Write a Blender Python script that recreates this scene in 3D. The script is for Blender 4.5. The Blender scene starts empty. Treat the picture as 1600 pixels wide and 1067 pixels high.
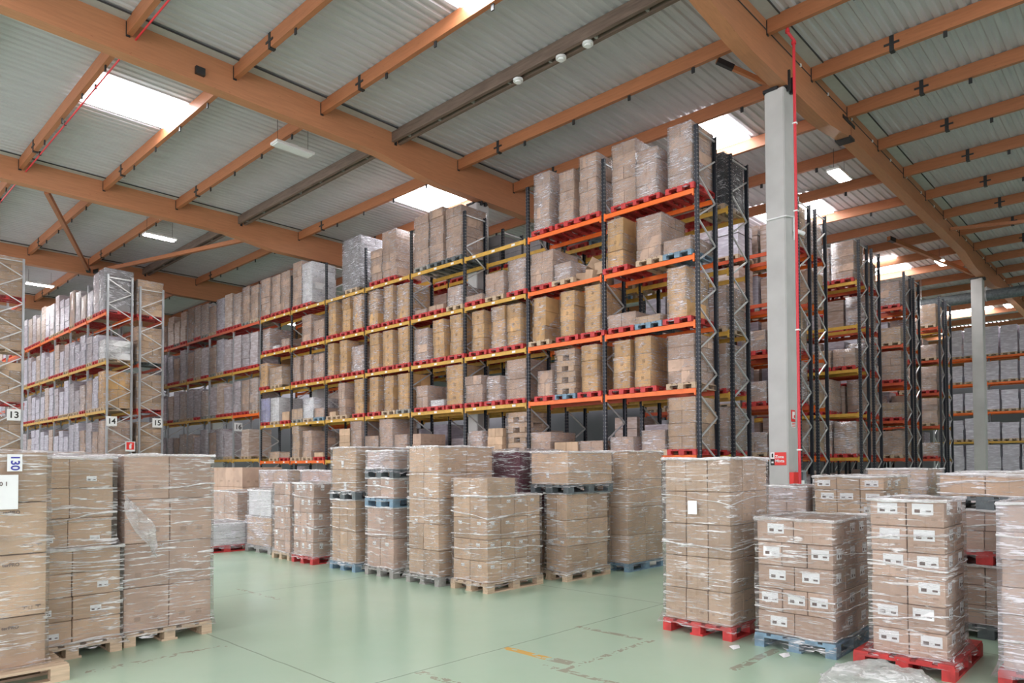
import bpy, bmesh, math, random
from mathutils import Matrix, Vector, noise
R = math.radians
sc = bpy.context.scene
COL = sc.collection
random.seed(7)

# ------------------------------------------------------------------ camera, world, exposure
cd = bpy.data.cameras.new('camera'); cam = bpy.data.objects.new('camera', cd); COL.objects.link(cam)
cd.sensor_fit = 'HORIZONTAL'; cd.sensor_width = 36.0
cd.lens = 36.0 * 1090.675 / 1600.0
cd.shift_x = 0.0; cd.shift_y = (700.94 - 533.5) / 1600.0
cd.clip_start = 0.1; cd.clip_end = 400
TH = R(43.5827); PITCH = 0.0235; ROLL = -0.0043
cam.matrix_world = Matrix.Translation((0, 0, 1.9)) @ Matrix.Rotation(TH - math.pi/2, 4, 'Z') @ Matrix.Rotation(math.pi/2 + PITCH, 4, 'X') @ Matrix.Rotation(ROLL, 4, 'Z')
sc.camera = cam
sc.view_settings.view_transform = 'Standard'; sc.view_settings.look = 'None'
sc.view_settings.gamma = 1.0; sc.view_settings.use_curve_mapping = False
sc.view_settings.exposure = 1.12
w = bpy.data.worlds.new('sky'); sc.world = w; w.use_nodes = True
bg = w.node_tree.nodes['Background']; bg.inputs[0].default_value = (1.0, 0.955, 1.0, 1); bg.inputs[1].default_value = 1.5
sc.cycles.max_bounces = 10; sc.cycles.transparent_max_bounces = 24; sc.cycles.diffuse_bounces = 5
sc.cycles.glossy_bounces = 4; sc.cycles.sample_clamp_indirect = 6.0
sc.cycles.caustics_reflective = False; sc.cycles.caustics_refractive = False

# rows of LED high-bay lamps hung under the roof (the emitting strips are built with their housings further down)
SKY_STRENGTH = 9.0
LED_STRENGTH = 38.0

# ------------------------------------------------------------------ materials
def newmat(name):
    m = bpy.data.materials.new(name); m.use_nodes = True
    nt = m.node_tree; p = nt.nodes['Principled BSDF']
    return m, nt, p
def nd(nt, t, **kw):
    n = nt.nodes.new(t)
    for k, v in kw.items():
        if k.startswith('i_'): n.inputs[k[2:].replace('_', ' ')].default_value = v
        else: setattr(n, k, v)
    return n
def ramp(nt, a, b, ca=(0, 0, 0, 1), cb=(1, 1, 1, 1)):
    r = nt.nodes.new('ShaderNodeValToRGB'); e = r.color_ramp.elements
    e[0].position = a; e[0].color = ca; e[1].position = b; e[1].color = cb
    return r
def plain(name, col, rough=.6, metal=0., noise_amt=.12, scale=6., emit=None, spec=.5):
    m, nt, p = newmat(name)
    p.inputs['Roughness'].default_value = rough; p.inputs['Metallic'].default_value = metal
    p.inputs['Specular IOR Level'].default_value = spec
    geo = nd(nt, 'ShaderNodeNewGeometry'); nz = nd(nt, 'ShaderNodeTexNoise'); nz.inputs['Scale'].default_value = scale; nz.inputs['Detail'].default_value = 5
    nt.links.new(geo.outputs['Position'], nz.inputs['Vector'])
    d = [max(0, c*(1-noise_amt)) for c in col]; u = [min(1, c*(1+noise_amt)) for c in col]
    r = ramp(nt, .3, .7, (*d, 1), (*u, 1)); nt.links.new(nz.outputs['Fac'], r.inputs['Fac']); nt.links.new(r.outputs['Color'], p.inputs['Base Color'])
    if emit:
        p.inputs['Emission Color'].default_value = (*emit[0], 1); p.inputs['Emission Strength'].default_value = emit[1]
    return m
def math_n(nt, op, a, b=None):
    n = nt.nodes.new('ShaderNodeMath'); n.operation = op
    for i, v in enumerate((a, b)):
        if v is None: continue
        if isinstance(v, (int, float)): n.inputs[i].default_value = v
        else: nt.links.new(v, n.inputs[i])
    return n.outputs[0]
def band(nt, v, c, h):                     # 1 where |v-c|<h
    d = math_n(nt, 'ABSOLUTE', math_n(nt, 'SUBTRACT', v, c)); return math_n(nt, 'LESS_THAN', d, h)
def mixc(nt, fac, a, b):
    n = nt.nodes.new('ShaderNodeMix'); n.data_type = 'RGBA'
    for i, v in ((0, fac), (6, a), (7, b)):
        if isinstance(v, (int, float)): n.inputs[i].default_value = v
        elif isinstance(v, tuple): n.inputs[i].default_value = v
        else: nt.links.new(v, n.inputs[i])
    return n.outputs[2]

def card(name, col, prints=0):
    m, nt, p = newmat(name); p.inputs['Roughness'].default_value = .75; p.inputs['Specular IOR Level'].default_value = .3
    tc = nd(nt, 'ShaderNodeTexCoord'); sp = nd(nt, 'ShaderNodeSeparateXYZ'); nt.links.new(tc.outputs['Generated'], sp.inputs[0])
    oi = nd(nt, 'ShaderNodeObjectInfo')
    geo = nd(nt, 'ShaderNodeNewGeometry'); nz = nd(nt, 'ShaderNodeTexNoise'); nz.inputs['Scale'].default_value = 3; nz.inputs['Detail'].default_value = 6
    nt.links.new(geo.outputs['Position'], nz.inputs['Vector'])
    d = tuple(c*.88 for c in col) + (1,); u = tuple(min(1, c*1.1) for c in col) + (1,)
    r = ramp(nt, .35, .65, d, u); nt.links.new(nz.outputs['Fac'], r.inputs['Fac'])
    rv = math_n(nt, 'MULTIPLY_ADD', oi.outputs['Random'], .3); rv.node.inputs[2].default_value = .83
    mul = nd(nt, 'ShaderNodeVectorMath', operation='SCALE'); nt.links.new(r.outputs['Color'], mul.inputs[0]); nt.links.new(rv, mul.inputs['Scale'])
    c = mul.outputs[0]
    # flap seam and brown tape across the top and down the two ends
    x, y, z = sp.outputs
    tape = math_n(nt, 'MULTIPLY', band(nt, y, .5, .06), math_n(nt, 'MAXIMUM', math_n(nt, 'GREATER_THAN', z, .82), math_n(nt, 'LESS_THAN', z, .12)))
    c = mixc(nt, math_n(nt, 'MULTIPLY', tape, .35), c, (col[0]*.8, col[1]*.72, col[2]*.6, 1))
    seam = math_n(nt, 'MAXIMUM', band(nt, y, .5, .005), band(nt, z, .995, .006))
    c = mixc(nt, math_n(nt, 'MULTIPLY', seam, .35), c, (.12, .08, .05, 1))
    if prints == 1:      # dark square mark in the middle of the small faces
        pm = math_n(nt, 'MULTIPLY', band(nt, y, .5, .09), band(nt, z, .52, .11))
        wv = nd(nt, 'ShaderNodeTexNoise'); wv.inputs['Scale'].default_value = 60; nt.links.new(geo.outputs['Position'], wv.inputs['Vector'])
        pm = math_n(nt, 'MULTIPLY', pm, math_n(nt, 'GREATER_THAN', wv.outputs['Fac'], .47))
        c = mixc(nt, math_n(nt, 'MULTIPLY', pm, .65), c, (.12, .07, .04, 1))
    if prints == 2:      # faint printed panels low on each side
        px_ = math_n(nt, 'MAXIMUM', band(nt, x, .3, .07), band(nt, x, .7, .07)); py_ = math_n(nt, 'MAXIMUM', band(nt, y, .25, .08), band(nt, y, .78, .06))
        pm = math_n(nt, 'MULTIPLY', math_n(nt, 'MULTIPLY', px_, band(nt, z, .28, .05)), .35)
        pm2 = math_n(nt, 'MULTIPLY', math_n(nt, 'MULTIPLY', py_, band(nt, z, .3, .04)), .35)
        c = mixc(nt, math_n(nt, 'MAXIMUM', pm, pm2), c, (.2, .14, .1, 1))
    nt.links.new(c, p.inputs['Base Color'])
    b = nd(nt, 'ShaderNodeBump'); b.inputs['Strength'].default_value = .15; nt.links.new(nz.outputs['Fac'], b.inputs['Height']); nt.links.new(b.outputs[0], p.inputs['Normal'])
    return m

M = {}
M['k'] = card('kraft_tan', (.64, .395, .19), 1)
M['b'] = card('kraft_brown', (.525, .372, .292), 2)
M['n'] = card('kraft_plain', (.56, .395, .275), 0)
M['p'] = card('kraft_pinkish', (.52, .37, .30), 0)
M['w'] = card('white_card', (.78, .78, .80), 0)
M['g'] = card('grey_card', (.24, .23, .24), 0)
M['d'] = card('dark_wrap', (.035, .037, .045), 0)
M['v'] = card('lilac_card', (.34, .34, .52), 0)
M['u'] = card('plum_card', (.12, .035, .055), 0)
M['m'] = card('mauve_brown', (.50, .365, .27), 2)

def film_mat(name, milk, glint_streak, tint=(.93, .93, .95)):
    m, nt, p = newmat(name)
    out = nt.nodes['Material Output']
    geo = nd(nt, 'ShaderNodeNewGeometry')
    def layer(scale, rot, s, lo, hi, dist):
        mp = nd(nt, 'ShaderNodeMapping'); mp.inputs['Scale'].default_value = scale; mp.inputs['Rotation'].default_value = rot
        nt.links.new(geo.outputs['Position'], mp.inputs['Vector'])
        n = nd(nt, 'ShaderNodeTexNoise'); n.inputs['Scale'].default_value = s; n.inputs['Detail'].default_value = 4; n.inputs['Roughness'].default_value = .6; n.inputs['Distortion'].default_value = dist
        nt.links.new(mp.outputs[0], n.inputs['Vector'])
        r = ramp(nt, lo, hi); nt.links.new(n.outputs['Fac'], r.inputs['Fac'])
        return n.outputs['Fac'], r.outputs['Color']
    f1, s1 = layer((2.4, 2.4, 30), (.10, -.08, .2), 1.5, .565, .625, .6)
    f2, s2 = layer((3, 3, 34), (-.35, .38, 0), 1.2, .575, .64, .9)
    f3, s3 = layer((1, 1, 1.4), (0, 0, 0), 2.3, .40, .62, 0)
    mask = math_n(nt, 'MAXIMUM', s1, s2)  # white streaks: glints on the film, painted in as diffuse colour
    k = math_n(nt, 'MULTIPLY_ADD', s3, .7); k.node.inputs[2].default_value = .3
    mask = math_n(nt, 'MULTIPLY', mask, k)
    hgt = math_n(nt, 'ADD', f1, f2)
    bump = nd(nt, 'ShaderNodeBump'); bump.inputs['Strength'].default_value = 1.0; bump.inputs['Distance'].default_value = .03
    nt.links.new(hgt, bump.inputs['Height'])
    nt.nodes.remove(p)
    gl = nd(nt, 'ShaderNodeBsdfGlossy'); gl.inputs['Roughness'].default_value = .14; gl.inputs['Color'].default_value = (.95, .95, .97, 1); nt.links.new(bump.outputs[0], gl.inputs['Normal'])
    fr = nd(nt, 'ShaderNodeFresnel'); fr.inputs['IOR'].default_value = 1.45; nt.links.new(bump.outputs[0], fr.inputs['Normal'])
    df = nd(nt, 'ShaderNodeBsdfDiffuse'); df.inputs['Color'].default_value = (*tint, 1)
    tl = nd(nt, 'ShaderNodeBsdfTranslucent'); tl.inputs['Color'].default_value = (*tint, 1)
    wh = nd(nt, 'ShaderNodeMixShader'); wh.inputs[0].default_value = .25; nt.links.new(df.outputs[0], wh.inputs[1]); nt.links.new(tl.outputs[0], wh.inputs[2])
    tr = nd(nt, 'ShaderNodeBsdfTransparent'); tr.inputs[0].default_value = (1, 1, 1, 1)
    fac = math_n(nt, 'ADD', math_n(nt, 'MULTIPLY', mask, glint_streak), math_n(nt, 'MULTIPLY', math_n(nt, 'ADD', s3, .5), milk)); fac.node.use_clamp = True
    mx = nd(nt, 'ShaderNodeMixShader'); nt.links.new(fac, mx.inputs[0]); nt.links.new(tr.outputs[0], mx.inputs[1]); nt.links.new(wh.outputs[0], mx.inputs[2])
    m2 = nd(nt, 'ShaderNodeMixShader'); nt.links.new(math_n(nt, 'MULTIPLY', fr.outputs[0], .4), m2.inputs[0]); nt.links.new(mx.outputs[0], m2.inputs[1]); nt.links.new(gl.outputs[0], m2.inputs[2])
    nt.links.new(m2.outputs[0], out.inputs[0])
    return m
def wrapped_mat(name, col, white, amount):
    """cartons tightly wrapped in film, for loads too far away to tell film and carton apart"""
    m, nt, p = newmat(name); p.inputs['Roughness'].default_value = .3
    geo = nd(nt, 'ShaderNodeNewGeometry'); mp = nd(nt, 'ShaderNodeMapping'); mp.inputs['Scale'].default_value = (2.2, 2.2, 11); mp.inputs['Rotation'].default_value = (.1, -.1, 0)
    nt.links.new(geo.outputs['Position'], mp.inputs['Vector'])
    n = nd(nt, 'ShaderNodeTexNoise'); n.inputs['Scale'].default_value = 1.3; n.inputs['Detail'].default_value = 5; nt.links.new(mp.outputs[0], n.inputs['Vector'])
    r = ramp(nt, .45, .72); nt.links.new(n.outputs['Fac'], r.inputs['Fac'])
    c = mixc(nt, math_n(nt, 'MULTIPLY', r.outputs['Color'], amount), (*col, 1), (*white, 1)); nt.links.new(c, p.inputs['Base Color'])  # pale streaks paint the film's highlights into the load colour
    b = nd(nt, 'ShaderNodeBump'); b.inputs['Strength'].default_value = .6; b.inputs['Distance'].default_value = .03; nt.links.new(n.outputs['Fac'], b.inputs['Height']); nt.links.new(b.outputs[0], p.inputs['Normal'])
    return m
M['wrap_b'] = wrapped_mat('wrapped_brown', (.50, .37, .30), (.8, .78, .82), .6)
M['wrap_m'] = wrapped_mat('wrapped_mauve', (.42, .36, .38), (.75, .73, .80), .7)
M['wrap_l'] = wrapped_mat('wrapped_lilac', (.50, .47, .55), (.85, .85, .92), .7)
M['film'] = film_mat('stretch_film', .05, .85)
M['film_thick'] = film_mat('stretch_film_thick', .22, .9, (.86, .85, .92))
M['film_far'] = film_mat('stretch_film_far', .05, .8, (.85, .84, .9))

def wood_mat(name, col, rough=.55, along='X', contrast=.16, scale=1.):
    m, nt, p = newmat(name); p.inputs['Roughness'].default_value = rough
    geo = nd(nt, 'ShaderNodeNewGeometry'); mp = nd(nt, 'ShaderNodeMapping')
    s = {'X': (1.2, 14, 14), 'Y': (14, 1.2, 14)}[along]; mp.inputs['Scale'].default_value = tuple(v*scale for v in s)
    nt.links.new(geo.outputs['Position'], mp.inputs['Vector'])
    n1 = nd(nt, 'ShaderNodeTexNoise'); n1.inputs['Scale'].default_value = 1.5; n1.inputs['Detail'].default_value = 7; nt.links.new(mp.outputs[0], n1.inputs['Vector'])
    n2 = nd(nt, 'ShaderNodeTexNoise'); n2.inputs['Scale'].default_value = .35; nt.links.new(geo.outputs['Position'], n2.inputs['Vector'])
    r = ramp(nt, .3, .72, tuple(c*(1-contrast) for c in col)+(1,), tuple(min(1, c*(1+contrast)) for c in col)+(1,)); nt.links.new(n1.outputs['Fac'], r.inputs['Fac'])
    c = mixc(nt, math_n(nt, 'MULTIPLY', n2.outputs['Fac'], .35), r.outputs['Color'], (col[0]*.85, col[1]*.75, col[2]*.7, 1))
    # short dark knots / finger joints
    k = nd(nt, 'ShaderNodeTexVoronoi'); k.inputs['Scale'].default_value = 1.0
    mp2 = nd(nt, 'ShaderNodeMapping'); mp2.inputs['Scale'].default_value = {'X': (2.2, 9, 9), 'Y': (9, 2.2, 9)}[along]
    nt.links.new(geo.outputs['Position'], mp2.inputs['Vector']); nt.links.new(mp2.outputs[0], k.inputs['Vector'])
    km = math_n(nt, 'LESS_THAN', k.outputs['Distance'], .07)
    c = mixc(nt, math_n(nt, 'MULTIPLY', km, .45), c, (col[0]*.4, col[1]*.3, col[2]*.25, 1))
    nt.links.new(c, p.inputs['Base Color'])
    return m
M['glulam'] = wood_mat('glulam_orange', (.51, .225, .112), .5, 'X', .1)
M['purlin'] = wood_mat('glulam_purlin', (.40, .155, .068), .5, 'Y', .12)
M['pwood'] = wood_mat('pallet_wood', (.55, .42, .30), .8, 'X', .25, 2)
M['pred'] = plain('pallet_red', (.50, .04, .04), .55, noise_amt=.3, scale=9)
M['pblue'] = plain('pallet_blue', (.17, .27, .36), .6, noise_amt=.3, scale=9)
M['pgrey'] = plain('pallet_grey', (.30, .29, .27), .7, noise_amt=.3, scale=9)
M['pdark'] = plain('pallet_dark', (.11, .13, .14), .6, noise_amt=.3, scale=9)
PAL = {'r': 'pred', 'w': 'pwood', 'b': 'pblue', 'g': 'pgrey', 'd': 'pdark'}
M['beam_o'] = plain('beam_orange', (.86, .16, .02), .4, noise_amt=.08)
M['beam_r'] = plain('beam_red_orange', (.60, .10, .04), .45, noise_amt=.1)
M['beam_y'] = plain('beam_yellow', (.62, .36, .06), .45, noise_amt=.12)
M['grey_steel'] = plain('galvanised_steel', (.52, .54, .57), .38, .5, .08)
M['brace'] = plain('galvanised_brace', (.62, .63, .64), .4, .4, .08)
M['black'] = plain('black_bracket', (.02, .02, .022), .5)
M['white'] = plain('white_paper', (.82, .83, .84), .6, noise_amt=.03)
M['ink'] = plain('black_ink', (.03, .03, .03), .7, noise_amt=0)
M['ink_soft'] = plain('brown_black_ink', (.16, .12, .11), .8, noise_amt=.2, scale=60)
M['ink_blue'] = plain('blue_ink', (.06, .06, .35), .7, noise_amt=0)
M['red_sign'] = plain('red_sign', (.78, .04, .035), .5, noise_amt=.04)
M['red_pipe'] = plain('red_pipe', (.62, .035, .05), .4, noise_amt=.06)
M['concrete_col'] = plain('painted_concrete', (.50, .50, .495), .75, noise_amt=.1, scale=1.2)
M['flash'] = plain('roof_flashing', (.47, .48, .48), .55, .1, .05)
M['dark_line'] = plain('dark_seal', (.05, .05, .055), .7)
M['galv_wood'] = wood_mat('weathered_purlin', (.17, .12, .095), .6, 'Y', .3)
M['plastic_bag'] = film_mat('plastic_heap_film', .38, .7, (.93, .93, .95))
M['rope'] = film_mat('bunched_film', .5, .6, (.96, .96, .98))
M['lamp_white'] = plain('lamp_housing', (.75, .75, .76), .4, noise_amt=.03)
M['glass'] = film_mat('cabinet_pane', .05, .1)

def upright_mat(name, col, metal):
    m, nt, p = newmat(name); p.inputs['Roughness'].default_value = .42; p.inputs['Metallic'].default_value = metal
    geo = nd(nt, 'ShaderNodeNewGeometry'); sp = nd(nt, 'ShaderNodeSeparateXYZ'); nt.links.new(geo.outputs['Position'], sp.inputs[0])
    n1 = nd(nt, 'ShaderNodeTexNoise'); n1.inputs['Scale'].default_value = 2; nt.links.new(geo.outputs['Position'], n1.inputs['Vector'])
    r = ramp(nt, .3, .7, tuple(c*.85 for c in col)+(1,), tuple(c*1.15 for c in col)+(1,)); nt.links.new(n1.outputs['Fac'], r.inputs['Fac'])
    nt.links.new(r.outputs['Color'], p.inputs['Base Color'])
    return m
M['up_black'] = upright_mat('upright_dark_blue', (.028, .033, .045), .2)
M['up_grey'] = upright_mat('upright_galvanised', (.44, .46, .49), .5)

# roof sheet
def roof_mat():
    m, nt, p = newmat('painted_roof_sheet'); p.inputs['Roughness'].default_value = .45; p.inputs['Metallic'].default_value = .0
    geo = nd(nt, 'ShaderNodeNewGeometry')
    mp = nd(nt, 'ShaderNodeMapping'); mp.inputs['Scale'].default_value = (.4, 2.5, 1); nt.links.new(geo.outputs['Position'], mp.inputs['Vector'])
    n1 = nd(nt, 'ShaderNodeTexNoise'); n1.inputs['Scale'].default_value = 2.2; n1.inputs['Detail'].default_value = 6; nt.links.new(mp.outputs[0], n1.inputs['Vector'])
    r = ramp(nt, .3, .75, (.475, .455, .49, 1), (.555, .535, .57, 1)); nt.links.new(n1.outputs['Fac'], r.inputs['Fac']); nt.links.new(r.outputs['Color'], p.inputs['Base Color'])
    return m
M['roof'] = roof_mat()
M['skylight'] = plain('skylight_sheet', (.9, .92, .95), .5, noise_amt=0, emit=((.97, .98, 1.0), SKY_STRENGTH))
M['led'] = plain('led_panel', (.9, .9, .9), .5, noise_amt=0, emit=((1, .98, .95), LED_STRENGTH))
M['led_off'] = plain('led_panel_unlit', (.75, .76, .78), .4, noise_amt=.02)
M['wall'] = plain('wall_panel', (.24, .24, .26), .7, noise_amt=.06, scale=.5)

def floor_mat():
    m, nt, p = newmat('green_epoxy_floor')
    geo = nd(nt, 'ShaderNodeNewGeometry'); P = geo.outputs['Position']
    sp = nd(nt, 'ShaderNodeSeparateXYZ'); nt.links.new(P, sp.inputs[0]); x, y, z = sp.outputs
    def noi(s, d=5, vec=P, dist=0):
        n = nd(nt, 'ShaderNodeTexNoise'); n.inputs['Scale'].default_value = s; n.inputs['Detail'].default_value = d; n.inputs['Distortion'].default_value = dist
        nt.links.new(vec, n.inputs['Vector']); return n.outputs['Fac']
    big = noi(.55); r = ramp(nt, .25, .75, (.40, .555, .415, 1), (.46, .60, .47, 1)); nt.links.new(big, r.inputs['Fac']); c = r.outputs['Color']
    fine = ramp(nt, .35, .8); nt.links.new(noi(5, 3), fine.inputs['Fac'])
    c = mixc(nt, math_n(nt, 'MULTIPLY', fine.outputs['Color'], .07), c, (.56, .64, .56, 1))
    # thin wandering saw-cut joints
    wob = math_n(nt, 'MULTIPLY', math_n(nt, 'SUBTRACT', noi(3.0), .5), .03)
    j = None
    for ax, pos in ((x, 3.38), (x, 8.35), (y, 5.11), (x, 13.3), (y, 10.1)):
        v = math_n(nt, 'ADD', ax, wob); b = band(nt, v, pos, .009); j = b if j is None else math_n(nt, 'MAXIMUM', j, b)
    c = mixc(nt, math_n(nt, 'MULTIPLY', j, .55), c, (.16, .21, .16, 1))
    # worn tape ghosts: grey-brown scuffs around an old bay marking
    ragged = noi(10, 12, dist=1.2); ragc = noi(2.3, 4)
    def seg(ax, pos, h, bx, c0, hl, thr):
        a = band(nt, math_n(nt, 'ADD', ax, math_n(nt, 'MULTIPLY', math_n(nt, 'SUBTRACT', ragc, .5), .09)), pos, h); b = band(nt, bx, c0, hl)
        return math_n(nt, 'MULTIPLY', math_n(nt, 'MULTIPLY', a, b), math_n(nt, 'GREATER_THAN', ragged, thr))
    s = seg(y, 4.15, .035, x, 5.8, .75, .50)
    for q in (seg(x, 5.03, .04, y, 3.9, .5, .50), seg(x, 6.5, .04, y, 4.7, .45, .47), seg(x, 4.1, .05, y, 4.7, .4, .53), seg(x, 5.25, .06, y, 4.35, .13, .42), seg(y, 3.0, .05, x, 6.6, .5, .45), seg(x, 4.95, .03, y, 9.9, .75, .52), seg(y, 7.35, .05, x, 2.6, .7, .56)):
        s = math_n(nt, 'MAXIMUM', s, q)
    c = mixc(nt, math_n(nt, 'MULTIPLY', s, .7), c, (.30, .25, .20, 1))
    yel = math_n(nt, 'MULTIPLY', math_n(nt, 'MULTIPLY', band(nt, math_n(nt, 'ADD', x, math_n(nt, 'MULTIPLY', math_n(nt, 'SUBTRACT', ragc, .5), .06)), 5.24, .05), band(nt, y, 4.8, .3)), math_n(nt, 'GREATER_THAN', noi(11, 6), .43))
    c = mixc(nt, math_n(nt, 'MULTIPLY', yel, .9), c, (.72, .40, .07, 1))
    nt.links.new(c, p.inputs['Base Color'])
    rr = ramp(nt, .3, .7, (.19, .19, .19, 1), (.25, .25, .25, 1)); nt.links.new(noi(.9, 2), rr.inputs['Fac']); nt.links.new(rr.outputs['Color'], p.inputs['Roughness'])
    p.inputs['Specular IOR Level'].default_value = .55
    b = nd(nt, 'ShaderNodeBump'); b.inputs['Strength'].default_value = .03; b.inputs['Distance'].default_value = .02; nt.links.new(noi(2.0, 1), b.inputs['Height']); nt.links.new(b.outputs[0], p.inputs['Normal'])
    return m
M['floor'] = floor_mat()

# ------------------------------------------------------------------ mesh helpers
class MB:
    def __init__(s): s.v = []; s.f = []; s.mi = []
    def box(s, x0, x1, y0, y1, z0, z1, mi=0, rot=0):
        n = len(s.v); pts = [(x, y, z) for z in (z0, z1) for y in (y0, y1) for x in (x0, x1)]
        if rot:
            cx, cy = (x0+x1)/2, (y0+y1)/2; ca, sa = math.cos(rot), math.sin(rot)
            pts = [(cx+(x-cx)*ca-(y-cy)*sa, cy+(x-cx)*sa+(y-cy)*ca, z) for x, y, z in pts]
        s.v += pts
        for q in ((0, 2, 3, 1), (4, 5, 7, 6), (0, 1, 5, 4), (2, 6, 7, 3), (0, 4, 6, 2), (1, 3, 7, 5)):
            s.f.append(tuple(n+i for i in q)); s.mi.append(mi)
    def bar(s, a, b, r, mi=0, up=(0, 0, 1), r2=None):       # rectangular bar from a to b
        a = Vector(a); b = Vector(b); d = (b-a).normalized(); u = Vector(up)
        if abs(d.dot(u)) > .95: u = Vector((1, 0, 0))
        e = d.cross(u).normalized(); g = e.cross(d); r2 = r2 or r
        n = len(s.v)
        for q in (a, b):
            for i, j in ((-1, -1), (1, -1), (1, 1), (-1, 1)): s.v.append(tuple(q+e*i*r+g*j*r2))
        for q in ((0, 1, 2, 3), (7, 6, 5, 4), (0, 4, 5, 1), (1, 5, 6, 2), (2, 6, 7, 3), (3, 7, 4, 0)):
            s.f.append(tuple(n+i for i in q)); s.mi.append(mi)
    def tube(s, a, b, r, seg=10, mi=0):
        a = Vector(a); b = Vector(b); d = (b-a).normalized(); u = Vector((0, 0, 1)) if abs(d.z) < .9 else Vector((1, 0, 0))
        e = d.cross(u).normalized(); g = e.cross(d); n = len(s.v)
        for q in (a, b):
            for k in range(seg): t = 2*math.pi*k/seg; s.v.append(tuple(q+e*math.cos(t)*r+g*math.sin(t)*r))
        for k in range(seg): s.f.append((n+k, n+(k+1) % seg, n+seg+(k+1) % seg, n+seg+k)); s.mi.append(mi)
        s.f.append(tuple(n+k for k in range(seg))); s.mi.append(mi); s.f.append(tuple(n+seg+k for k in reversed(range(seg)))); s.mi.append(mi)
    def mesh(s, name, mats):
        m = bpy.data.meshes.new(name); m.from_pydata(s.v, [], s.f)
        for x in (mats if isinstance(mats, (list, tuple)) else [mats]): m.materials.append(x)
        if any(s.mi): m.polygons.foreach_set('material_index', s.mi)
        m.update()
        b = bmesh.new(); b.from_mesh(m); bmesh.ops.recalc_face_normals(b, faces=b.faces); b.to_mesh(m); b.free()
        return m
    def build(s, name, mats, parent=None, loc=(0, 0, 0)):
        return ob(name, s.mesh(name, mats), parent, loc)
def ob(name, data, parent=None, loc=(0, 0, 0), rot=None):
    o = bpy.data.objects.new(name, data); COL.objects.link(o); o.location = loc
    if rot: o.rotation_euler = rot
    if parent: o.parent = parent
    return o
def tag(o, label, cat, group=None, kind=None):
    if label: o['label'] = label
    if cat: o['category'] = cat
    if group: o['group'] = group
    if kind: o['kind'] = kind
    return o
def thing(name, label, cat, loc=(0, 0, 0), group=None, rotz=0):
    o = bpy.data.objects.new(name, None); COL.objects.link(o); o.location = loc; o.rotation_euler = (0, 0, rotz); o.empty_display_size = .2
    return tag(o, label, cat, group)
def struct(o): o['kind'] = 'structure'; return o
def txt(body, size, mat, parent, loc, face='Y', name='lettering', spin=0, ext=.001):
    cu = bpy.data.curves.new(name, 'FONT'); cu.body = body; cu.size = size; cu.align_x = 'CENTER'; cu.align_y = 'CENTER'; cu.extrude = ext; cu.offset = size*.022
    cu.materials.append(mat)
    tmp = bpy.data.objects.new('tmp', cu); me = bpy.data.meshes.new_from_object(tmp); me.name = name; bpy.data.objects.remove(tmp); bpy.data.curves.remove(cu)
    if not me.materials: me.materials.append(mat)
    o = ob(name, me, parent, loc)
    Mx = Matrix.Rotation(0 if face == 'Y' else -math.pi/2, 4, 'Z') @ Matrix.Rotation(math.pi/2, 4, 'X') @ Matrix.Rotation(spin, 4, 'Z')
    o.rotation_euler = Mx.to_euler()
    return o
_cache = {}
def carton_mesh(mk, dx, dy, dz, bev=True):
    key = (mk, round(dx, 3), round(dy, 3), round(dz, 3), bev)
    if key in _cache: return _cache[key]
    b = bmesh.new(); bmesh.ops.create_cube(b, size=1)
    for v in b.verts: v.co = Vector((v.co.x*dx, v.co.y*dy, (v.co.z+.5)*dz))
    if bev: bmesh.ops.bevel(b, geom=list(b.edges), offset=.006, segments=1, affect='EDGES')
    m = bpy.data.meshes.new('carton'); b.to_mesh(m); b.free(); m.materials.append(M[mk]); _cache[key] = m
    return m
# pallets: 1.2 along X, 0.8 along Y, origin at centre of the base
def pallet_full(mat):
    key = ('pal', mat)
    if key in _cache: return _cache[key]
    m = MB()
    for y in (-.4, -.0725, .255):
        m.box(-.6, .6, y, y+.145 if y > -.4 else y+.1, 0, .022)
    for i in range(3):
        y0 = (-.4, -.0725, .3)[i]; y1 = (-.3, .0725, .4)[i]
        for x in (-.6, -.0725, .455): m.box(x, x+.145, y0, y1, .022, .1)
    for x in (-.6, -.0725, .455): m.box(x, x+.145, -.4, .4, .1, .122)
    for y, wd in ((-.4, .145), (-.215, .1), (-.0725, .145), (.115, .1), (.255, .145)): m.box(-.6, .6, y, y+wd, .122, .144)
    _cache[key] = m.mesh('pallet', M[mat]); return _cache[key]
def pallet_near(mat, parent, loc, rot):
    key = ('paln', mat)
    if key not in _cache:
        m = MB()
        for y0, y1 in ((-.4, -.3), (-.0725, .0725), (.3, .4)): m.box(-.6, .6, y0, y1, 0, .022)
        for x in (-.6, -.0725, .455): m.box(x, x+.145, -.4, .4, .1, .122)
        base = m.mesh('pallet', M[mat])
        bl = MB(); bl.box(-.0725, .0725, -.05, .05, .022, .1); blm = bl.mesh('block', M[mat])
        db = MB(); db.box(-.6, .6, -.06, .06, .122, .144); dbm = db.mesh('deck_board', M[mat])
        _cache[key] = (base, blm, dbm)
    base, blm, dbm = _cache[key]
    p = ob('pallet', base, parent, loc, (0, 0, rot))
    for y in (-.35, 0, .35):
        for x in (-.5275, 0, .5275): ob('block', blm, p, (x, y, 0))
    for y in (-.335, -.17, 0, .17, .335): ob('deck_board', dbm, p, (x*0+random.uniform(-.004, .004), y, 0))
    return p
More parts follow.
